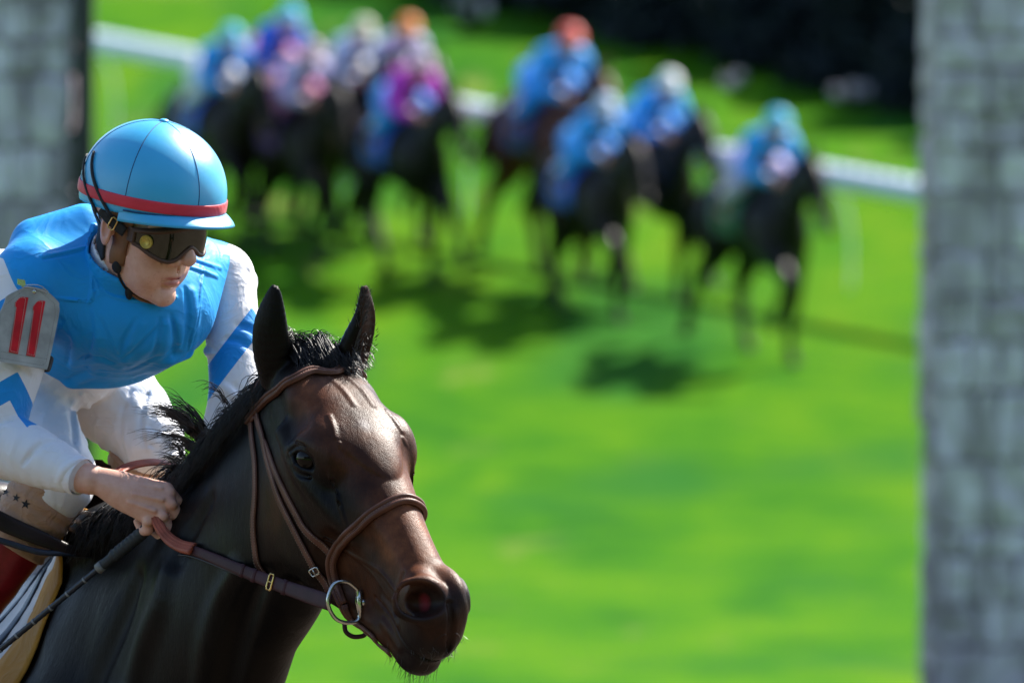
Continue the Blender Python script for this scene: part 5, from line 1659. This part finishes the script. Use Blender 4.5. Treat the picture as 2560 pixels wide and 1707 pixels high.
# ---- cap with band and peak, in its own tilted frame
def build_helmet():
    f2 = unit((.728, .245, .64)); r2 = unit(np.array([-.675, .03, .731]) - f2 * (np.array([-.675, .03, .731]) @ f2))
    u2 = np.cross(f2, r2); u2 = u2 if u2 @ Ju > 0 else -u2
    Hc = J(2.25, 6.5, 0); q = JS
    def hp(f, u, r): return Hc + q * (f * f2 + u * u2 + r * r2)
    A, B, T = 13.3, 11.7, 11.9
    s = SDF()
    def fn(x, y, z):
        dx, dy, dz = x - Hc[0], y - Hc[1], z - Hc[2]
        f = (dx * f2[0] + dy * f2[1] + dz * f2[2]) / q; u = (dx * u2[0] + dy * u2[1] + dz * u2[2]) / q; r = (dx * r2[0] + dy * r2[1] + dz * r2[2]) / q
        uu = np.where(u > 0, u / T, u / 17.0)
        k0 = np.sqrt((f / A) ** 2 + (r / B) ** 2 + uu ** 2)
        return (k0 - 1) * 11.6 * q
    s.func(fn, Hc - 230, Hc + 230, 1)
    def cut(x, y, z):
        dx, dy, dz = x - Hc[0], y - Hc[1], z - Hc[2]
        f = (dx * f2[0] + dy * f2[1] + dz * f2[2]) / q; u = (dx * u2[0] + dy * u2[1] + dz * u2[2]) / q
        return (-3.3 - .9 * np.clip(-f / 13, 0, 1) ** 2 + .9 * np.clip(f / 13, 0, 1) - u) * q
    s.func(cut, Hc - 230, Hc + 230, 5, 'i')
    V, F = fig_mesh(s, Hc - 215, Hc + 215, 7, (), 3)
    cap = mesh_obj('helmet', W(V), F, CAPM, JOCKEY)
    # panel seams
    parts = []
    for i in range(6):
        ph = R(12 + 60 * i)
        pts = []
        for t in np.linspace(-.02, math.pi / 2 * .985, 26):
            pts.append(hp(A * 1.001 * math.cos(t) * math.cos(ph), T * 1.001 * math.sin(t), B * 1.001 * math.cos(t) * math.sin(ph)))
        parts.append(tube(pts, 1.15, 5))
    V, F = join(parts); mesh_obj('panel_seams', W(V), F, SEAM, cap)
    sb = SDF(); sb.ell(hp(0, T + .1, 0), (12, 12, 5), [f2, r2, u2], 1)
    V, F = fig_mesh(sb, hp(0, T, 0) - 22, hp(0, T, 0) + 22, 3, (), 1); mesh_obj('button', W(V), F, CAPM, cap)
    # red band
    a = np.linspace(0, 2 * math.pi, 73)[:-1]
    uu = -.9
    k = math.sqrt(1 - (uu / 17) ** 2) * 1.004
    P = np.array([hp(A * k * math.cos(x), uu + .35 * math.cos(x), B * k * math.sin(x)) for x in a])
    N = np.array([unit(f2 * math.cos(x) / A + r2 * math.sin(x) / B) for x in a])
    V, F = ribbon(P, N, 29, 3.0, True); mesh_obj('band', W(V), F, TRIM_RED, cap)
    # peak
    n, m = 41, 8
    top = []; bot = []
    for i in range(n):
        x = R(-76 + 152 * i / (n - 1)); e = 3.6 * max(math.cos(x * 1.07), 0) ** 1.1
        for j in range(m + 1):
            t = j / m
            rf = (A - .5 + e * t) * math.cos(x); rr = (B - .4 + e * .75 * t) * math.sin(x)
            u = -2.75 + .9 * math.cos(x) - 1.5 * t * t * (1 - .25 * math.cos(x)) - .5 * abs(math.sin(x)) ** 2 * t
            thk = .42 * (1 - .55 * t)
            top.append(hp(rf, u + thk * math.sqrt(max(1 - t ** 6, 0)), rr)); bot.append(hp(rf, u - thk * math.sqrt(max(1 - t ** 6, 0)), rr))
    o = n * (m + 1)
    V = np.array(top + bot); F = []
    for i in range(n - 1):
        for j in range(m):
            p = i * (m + 1) + j
            F.append([p, p + 1, p + m + 2, p + m + 1]); F.append([o + p, o + p + m + 1, o + p + m + 2, o + p + 1])
        p = i * (m + 1) + m; F.append([p, o + p, o + p + m + 1, p + m + 1])
        p = i * (m + 1); F.append([p, p + m + 1, o + p + m + 1, o + p])
    mesh_obj('peak', W(V), F, CAPM, cap)
    P = np.array([hp((A + .1) * math.cos(x), -2.6 + .9 * math.cos(x), (B + .1) * math.sin(x)) for x in np.linspace(R(-72), R(72), 40)])
    V, F = tube(P, 2.2, 6); mesh_obj('peak_seam', W(V), F, SEAM, cap)
    # black nape piece and brown harness
    def rib(name, pts, w, th, mat, parent, off=2, sdf=BSDF, up=None):
        P, N = lay(sdf, px_surf(sdf, pts) if len(pts[0]) == 2 else np.array(pts, float), 8, off)
        V, F = ribbon(P, N, w if np.isscalar(w) else np.interp(np.linspace(0, 1, len(P)), np.linspace(0, 1, len(w)), w), th)
        return mesh_obj(name, W(V), F, mat, parent), P, N
    nape = [J(-7.5, 1.6, 6.0), J(-5.6, -1.2, 6.6), J(-2.8, -4.2, 6.6), J(-.6, -6.2, 5.9)]
    rib('nape_guard', nape, [44, 46, 34, 16], 5, BLACK_STRAP, cap, 3)
    mir = [p - 2 * ((p - JO) @ Jr) * Jr for p in nape]
    rib('nape_guard', mir, [44, 46, 34, 16], 5, BLACK_STRAP, cap, 3)
    har = [J(2.9, 3.0, 7.4), J(2.6, .2, 7.2), J(2.3, -3.0, 6.6), J(2.2, -6.2, 5.9)]
    hs, _, _ = rib('chin_harness', har, [76, 68, 58, 40], 5, HARNESS, cap, 3)
    mir = [p - 2 * ((p - JO) @ Jr) * Jr for p in har]
    rib('chin_harness', mir, [76, 68, 58, 40], 5, HARNESS, cap, 3)
    c1, P, N = rib('chin_cord', [J(2.2, -6.0, 6.2), J(3.0, -8.4, 5.2), J(4.2, -10.4, 3.8), J(5.2, -11.6, 2.4)], 5, 5, BLACK_STRAP, cap, 2)
    sb = SDF(); c = P[int(len(P) * .66)] + N[int(len(P) * .66)] * 4; sb.ell(c, (11, 17, 8), [unit(np.cross(N[0], P[1] - P[0])), unit(P[-1] - P[0]), N[0]], 1)
    V, F = fig_mesh(sb, c - 26, c + 26, 4, (), 1); mesh_obj('clip', W(V), F, BLACK_STRAP, cap)
    c = P[2] + N[2] * 4
    sb = SDF(); sb.ell(c, (14, 17, 6), [unit(np.cross(N[2], P[3] - P[2])), unit(P[3] - P[2]), N[2]], 1); V, F = fig_mesh(sb, c - 26, c + 26, 4, (), 1); mesh_obj('clip', W(V), F, BLACK_STRAP, cap)
    rib('chin_cup', [J(4.2, -10.6, 3.6), J(5.2, -12.2, 2.0), J(5.6, -12.8, 0), J(5.2, -12.2, -2.0), J(4.2, -10.6, -3.6)], [20, 30, 34, 30, 20], 6, HARNESS, cap, 2)
    # ---- goggles
    def lensf(r): return 4.0 + 8.7 * max(1 - abs(r / 7.5) ** 3.6, 0) ** .52
    rb = np.array([-7.35, -6.6, -5.4, -4.0, -2.6, -1.3, 0, 1.3, 2.6, 4.0, 5.4, 6.6, 7.35])
    bt = np.array([-.9, -2.1, -2.9, -3.15, -2.7, -1.4, -.6, -1.4, -2.7, -3.15, -2.9, -2.1, -.9]) + np.array([.5, .5, .5, .45, .35, .1, 0, 0, 0, 0, 0, 0, 0])
    n, m = 49, 12
    G = np.zeros((n, m + 1, 3))
    for i in range(n):
        r = -7.35 + 14.7 * i / (n - 1); b = np.interp(r, rb, bt)
        b = (b + np.interp(r - .3, rb, bt) + np.interp(r + .3, rb, bt)) / 3; tp = 2.75 - .9 * abs(r / 7.35) ** 4 - .012 * r * r
        for j in range(m + 1):
            t = j / m; u = b + (tp - b) * t
            G[i, j] = J(lensf(r) - .035 * (u - .2) ** 2 - .25 * (tp - u) * 0, u, r)
    V = G.reshape(-1, 3); F = [[i * (m + 1) + j, i * (m + 1) + j + 1, (i + 1) * (m + 1) + j + 1, (i + 1) * (m + 1) + j] for i in range(n - 1) for j in range(m)]
    kl = NT('goggle_lens'); kl.P(Base_Color=(.014, .016, .005), Roughness=.035, Specular_IOR_Level=.75)
    loop = np.vstack([G[:, 0], G[-1, 1:], G[-2::-1, -1], G[0, -2:0:-1]])
    cen = J(3.5, 0, 0)
    back = np.array([(p - 0) for p in loop])
    Lc = Jloc(loop); Lb = Lc.copy(); Lb[:, 0] = np.maximum(Lb[:, 0] - 2.6 * (1 - .3 * np.abs(Lb[:, 2] / 7.4)), 2.6); Lb[:, 1] *= 1.05; Lb[:, 2] *= .965
    back = JO + JS * (Lb @ JM)
    foam = NT('goggle_foam'); foam.P(Base_Color=(.075, .032, .018), Roughness=.6)
    nl = len(loop)
    mid = (loop + back) / 2 + JS * .12 * (Ju * np.sign(Lc[:, 1:2] + .2))
    V2 = np.vstack([loop, mid, back]); F2 = [[a * nl + i, a * nl + (i + 1) % nl, (a + 1) * nl + (i + 1) % nl, (a + 1) * nl + i] for a in (0, 1) for i in range(nl)]
    gog = mesh_obj('goggles', W(V2), F2, foam.m, JOCKEY)
    V3, F3 = tube(loop, .40 * JS, 8, True)
    mesh_obj('frame', W(V3), F3, foam.m, gog)
    mesh_obj('lens', W(V), F, kl.m, gog)
    # gold round badge on the near side of the lens
    def onl(r, u): return J(lensf(r) - .035 * (u - .2) ** 2, u, r)
    def disc(r0, u0, rad, lift, seg=24):
        c = onl(r0, u0); tr = unit(onl(r0 + .1, u0) - onl(r0 - .1, u0)); tu = unit(onl(r0, u0 + .1) - onl(r0, u0 - .1)); nn = unit(np.cross(tu, tr)); nn = nn if nn @ Jr > 0 else -nn
        P = [c + nn * lift + rad * (math.cos(x) * tr + math.sin(x) * tu) for x in np.linspace(0, 2 * math.pi, seg, endpoint=False)]
        return np.array(P), nn, c, tr, tu
    gold = plain('gold_badge', (.62, .46, .10), .45, .35, 300, .2, .3)
    parts = []
    P, nn, c, tr, tu = disc(6.75, -.15, 17.5, 3)
    parts.append((np.vstack([P, P + nn * 3]), [list(range(24)), list(range(24, 48))[::-1]] + [[i, (i + 1) % 24, 24 + (i + 1) % 24, 24 + i] for i in range(24)]))
    for rr in (15.5, 9.5):
        P, nn, c, tr, tu = disc(6.75, -.15, rr, 6.2); parts.append(tube(P, 1.0, 5, True))
    V4, F4 = join(parts); mesh_obj('round_badge', W(V4), F4, gold, gog)
    # strap, buckle, elastic cords over the cap
    sp = [J(4.2, .2, 7.55), J(2.6, .9, 8.0), J(.8, 1.7, 8.4), J(-1.2, 2.7, 8.5)]
    P = catmull(sp, 6); N = np.array([unit(Jr + .2 * Ju) for _ in P])
    V, F = ribbon(P, N, 27, 4); st = mesh_obj('strap', W(V), F, BLACK_STRAP, gog)
    P_ = P - 2 * ((P - JO) @ Jr)[:, None] * Jr
    V, F = ribbon(P_, N - 2 * (N @ Jr)[:, None] * Jr, 27, 4); mesh_obj('strap', W(V), F, BLACK_STRAP, gog)
    c = P[8] + Jr * 6; t = unit(P[9] - P[7]); b = unit(np.cross(t, Jr))
    cor = [c + t * x * 9 + b * y * 17 for x, y in ((-1, -1), (-1, 1), (1, 1), (1, -1))]
    pts = []
    for i in range(4): pts += [cor[i] * .85 + cor[(i + 1) % 4] * .15, cor[i] * .15 + cor[(i + 1) % 4] * .85]
    V, F = tube(np.array(pts), 2.0, 6, True); mesh_obj('buckle', W(V), F, BRASS, gog)
    for dx in (0, 1):
        for g in (1, -1):
            pts = []
            for t in np.linspace(0, 1, 16):
                # from above the ear up the side of the cap towards the back
                x = R(96 - 15 * dx + 42 * t); u = -4.0 + (8.0 + 1.2 * dx) * t
                k = math.sqrt(max(1 - (u / (T if u > 0 else 17)) ** 2, .05)) * 1.012
                pts.append(hp(A * k * math.cos(x), u, g * B * k * math.sin(x)))
            P = np.array(pts); N = np.array([unit(p - Hc) for p in P])
            V, F = ribbon(P, N, 8.5, 4); mesh_obj('elastic_cord', W(V), F, BLACK_STRAP, gog)
build_helmet()

# ---- number tag on the near arm
def build_tag():
    grey = leather('tag_leather', (0.36, 0.375, 0.37), .6); redl = leather('tag_red_leather', (0.58, 0.012, 0.025), .5); pale = plain('pale_thread', (.62, .60, .52), .7, 0, 900, .1, 0)
    def w(x, y): return -700 - (x - 60) * .38 - (y - 820) * .02
    n = unit((.355, .02, .93))
    out = [(4, 752), (10, 738), (50, 718), (62, 714), (92, 720), (104, 724), (134, 752), (137, 765), (136, 790), (110, 914), (104, 921), (96, 922), (-46, 896), (-52, 888), (-50, 878)]
    P = [(x, y) for x, y in out]
    c = catmull(np.array([(x, y, 0) for x, y in P + P[:1]]), 3)[:-1, :2]
    V, F = plate([tuple(p) for p in c], lambda x, y: (x, y, w(x, y)), 7, n)
    tg = mesh_obj('number_tag', W(V), F, grey, JOCKEY, False)
    one = [[(29, 767), (30, 755), (40, 744), (46, 741), (62, 743), (36, 885), (14, 880), (33, 766)], [(73, 777), (74, 765), (84, 753), (90, 750), (104, 752), (78, 892), (57, 888), (76, 774)]]
    for o in one:
        V, F = plate(o, lambda x, y: (x, y, w(x, y) + 6), 4, n); d = mesh_obj('digit_one', W(V), F, redl, tg, False)
        parts = []
        O = np.array(o + o[:1], float); ce = O[:-1].mean(0)
        I = ce + (O - ce) * np.array([.80, .965])
        for i in range(len(I) - 1):
            L = np.linalg.norm(I[i + 1] - I[i]); k = int(L / 4.6)
            for j in range(k):
                a = I[i] + (I[i + 1] - I[i]) * (j + .15) / k; b = I[i] + (I[i + 1] - I[i]) * (j + .7) / k
                parts.append(tube(np.array([(*a, w(*a) + 11), (*b, w(*b) + 11)]), .6, 4))
        V, F = join(parts); mesh_obj('stitching', W(V), F, pale, tg)
    def stitch(path, mat, name):
        parts = []
        for a, b in zip(path[:-1], path[1:]):
            a = np.array(a, float); b = np.array(b, float); k = max(int(np.linalg.norm(b - a) / 5), 1)
            for j in range(k):
                p = a + (b - a) * (j + .15) / k; q = a + (b - a) * (j + .65) / k
                parts.append(tube(np.array([(*p, w(*p) + 7.5), (*q, w(*q) + 7.5)]), .6, 4))
        V, F = join(parts); mesh_obj(name, W(V), F, mat, tg)
    dk = plain('grey_thread', (.10, .10, .09), .7, 0, 900, .1, 0)
    stitch([(8, 760), (52, 725), (92, 727), (128, 758), (130, 785), (107, 905), (98, 914), (-44, 888)], dk, 'edge_stitching')
    stitch([(-46, 872), (110, 898)], dk, 'hem_stitching')
    s = SDF(); c = np.array([77, 728, w(77, 728) + 6]); s.ell(c, (6.5, 6.5, 4), None, 1); V, F = fig_mesh(s, c - 12, c + 12, 2.5, (), 1); mesh_obj('rivet', W(V), F, STEEL, tg)
    z = lambda x, y: w(x, y) + 14
    P = [(48, 712), (88, 712), (108, 724), (112, 730), (107, 733), (102, 727), (70, 718), (46, 716)]
    V, F = tube(catmull([(x, y, z(x, y)) for x, y in P], 4), 1.1, 5); pin = mesh_obj('safety_pin', W(V), F, STEEL, tg)
    V, F = plate([(36, 696), (54, 699), (56, 712), (50, 716), (36, 710)], lambda x, y: (x, y, z(x, y)), 4, n); mesh_obj('pin_head', W(V), F, STEEL, tg, False)
    # black elastic arm band behind the tag
    d = unit(NEL - NSH); uu = unit(np.cross(d, (0, 0, 1.))); vv = np.cross(d, uu); c0 = NSH + d * 185 + np.array([-4, -6, 8])
    ang = np.linspace(0, 2 * math.pi, 41)[:-1]
    Pb = np.array([c0 + 107 * (math.cos(a) * uu + math.sin(a) * vv) for a in ang]); Nb = np.array([math.cos(a) * uu + math.sin(a) * vv for a in ang])
    V, F = ribbon(Pb, Nb, 34, 3, True); mesh_obj('arm_band', W(V), F, BLACK_STRAP, JOCKEY)
build_tag()

# ---- whip in the near hand
def build_whip():
    a = np.array([392., 1300., -622.]); b = np.array([-10., 1628., -860.])
    d = unit(b - a); c0 = a
    root = empty('riding_whip', W([a])[0], 'thin black riding whip with wrapped handle held in the near hand of the jockey', 'whip')
    L = np.linalg.norm(b - a)
    hl = 205
    ts = np.linspace(-10, hl, 60)
    grip = plain('whip_grip', (.018, .026, .032), .6, 0, 300, .4, .5)
    V, F = tube([a + d * t for t in ts], [16.5 + 1.0 * math.sin(t * .45) if t < hl - 40 else 13.0 for t in ts], 12)
    h = mesh_obj('handle', W(V), F, grip, root)
    V, F = tube([a + d * (hl - 4), a + d * (hl + 14)], 14.5, 10); mesh_obj('collar', W(V), F, plain('whip_collar', (.16, .17, .17), .5), root)
    ts = np.linspace(hl, L + 260, 90)
    V, F = tube([a + d * t for t in ts], [(7.8 + .7 * math.sin(t * .35)) for t in ts], 8); sh = mesh_obj('shaft', W(V), F, plain('whip_shaft', (.012, .018, .03), .35), root)
    V, F = join([tube([a + d * t, a + d * (t + 5)], 8.9, 8) for t in np.arange(hl + 60, L + 200, 62)]); mesh_obj('bindings', W(V), F, plain('whip_binding', (.20, .21, .22), .6), sh)
    e = a + d * (L + 250); pn = unit(np.cross(d, (0, 0, 1)))
    V, F = ribbon(np.array([e, e + d * 60, e + d * 150]), np.tile((0, 0, 1.), (3, 1)), [16, 30, 30], 8); mesh_obj('flap', W(V), F, plain('whip_flap', (.02, .02, .02), .6), root)
build_whip()

# ---- saddle cloth, saddle, straps on the near racehorse
def sheet(sdf, grid, off, thick):
    """a cloth lying on the surface: grid of guide points (rows, cols, 3) pushed onto sdf"""
    g = np.asarray(grid, float); nr, nc = g.shape[:2]
    P = sdf.project(g.reshape(-1, 3), 14, 1.0, 30).reshape(nr, nc, 3)
    for _ in range(3):
        P[1:-1] = (P[:-2] + 2 * P[1:-1] + P[2:]) / 4
    N = sdf.grad(P.reshape(-1, 3), 3.0); N /= np.linalg.norm(N, axis=1)[:, None] + 1e-9
    top = P.reshape(-1, 3) + N * (off + thick); bot = P.reshape(-1, 3) + N * off
    o = nr * nc; F = []
    for i in range(nr - 1):
        for j in range(nc - 1):
            p = i * nc + j
            F.append([p, p + 1, p + nc + 1, p + nc]); F.append([o + p, o + p + nc, o + p + nc + 1, o + p + 1])
    ring = [j for j in range(nc)] + [i * nc + nc - 1 for i in range(1, nr)] + [(nr - 1) * nc + j for j in range(nc - 2, -1, -1)] + [i * nc for i in range(nr - 2, 0, -1)]
    for a, b in zip(ring, ring[1:] + ring[:1]): F.append([a, o + a, o + b, b])
    return np.vstack([top, bot]), F
def build_saddlery():
    WH = cloth_mat('saddle_cloth_white', (.66, .68, .72), .7, .15, 1200, .3); OC = cloth_mat('saddle_cloth_ochre', (.52, .25, .035), .75, .2, 1200, .3)
    BLUEW = plain('strap_blue_black', (.010, .018, .035), .35)
    def band(a0, a1, s0, s1, n=34, m=6):
        """strip round the barrel: angle a from the spine (negative = near side), s metres behind the withers at top and slanting back"""
        G = np.zeros((m, n, 3))
        for i in range(m):
            for j in range(n):
                a = R(a0 + (a1 - a0) * j / (n - 1)); t = i / (m - 1)
                sl = s0 + (s1 - s0) * t
                G[i, j] = Bd(.0 - sl, .40, 0) + 1500 * (.30 * math.sin(a) * HLT - .42 * math.cos(a) * np.array([0, 1.0, 0]))
        return G
    V, F = sheet(HSDF, band(-112, 112, .05, .62, 44, 14), 3, 5); sc = mesh_obj('saddle_cloth', W(V), F, WH, HORSE)
    V, F = sheet(HSDF, band(-113, 113, -.01, .085, 44, 6), 6, 6); mesh_obj('cloth_border', W(V), F, OC, sc)
    V, F = sheet(HSDF, band(-125, 125, .115, .135, 44, 4), 9, 5); mesh_obj('girth_strap', W(V), F, BLUEW, sc)
    V, F = sheet(HSDF, band(-125, 125, .175, .187, 44, 4), 9, 5); mesh_obj('girth_strap', W(V), F, BLUEW, sc)
    s = SDF(); ax = [HB, HN, HLT]
    s.ell(Bd(-.38, -.03, 0), (300, 50, 170), ax, 30); s.ell(Bd(-.17, -.06, 0), (80, 95, 115), ax, 40); s.ell(Bd(-.58, -.07, 0), (70, 50, 130), ax, 40)
    s.chain([Bd(-.17, -.04, 0), (215, 1200, -1240), (243, 1125, -1235)], [80, 60, 38], 40)
    V, F = fig_mesh(s, Bd(-.38, -.03, 0) - 420, Bd(-.38, -.03, 0) + 420, 12, (), 2)
    mesh_obj('saddle', W(V), F, BLK_S, HORSE)
    # stirrup leathers crossing the near leg and running to the withers
    for pts, w_, mt in (([(-60, 1285, -955), (0, 1318, -965), (80, 1352, -975), (160, 1385, -1000), (215, 1396, -1030)], [44, 46, 40, 26, 16], BLK_S), ([(-60, 1345, -945), (0, 1364, -955), (80, 1388, -970), (150, 1392, -995), (215, 1398, -1030)], 16, BLUEW)):
        P = catmull(pts, 7); N = np.tile(unit((-.3, -.35, .9)), (len(P), 1))
        ww = w_ if np.isscalar(w_) else np.interp(np.linspace(0, 1, len(P)), np.linspace(0, 1, len(w_)), w_)
        V, F = ribbon(P, N, ww, 5); mesh_obj('stirrup_leather', W(V), F, mt, HORSE)
BLK_S = leather('saddle_leather', (.020, .012, .011), .4)
build_saddlery()
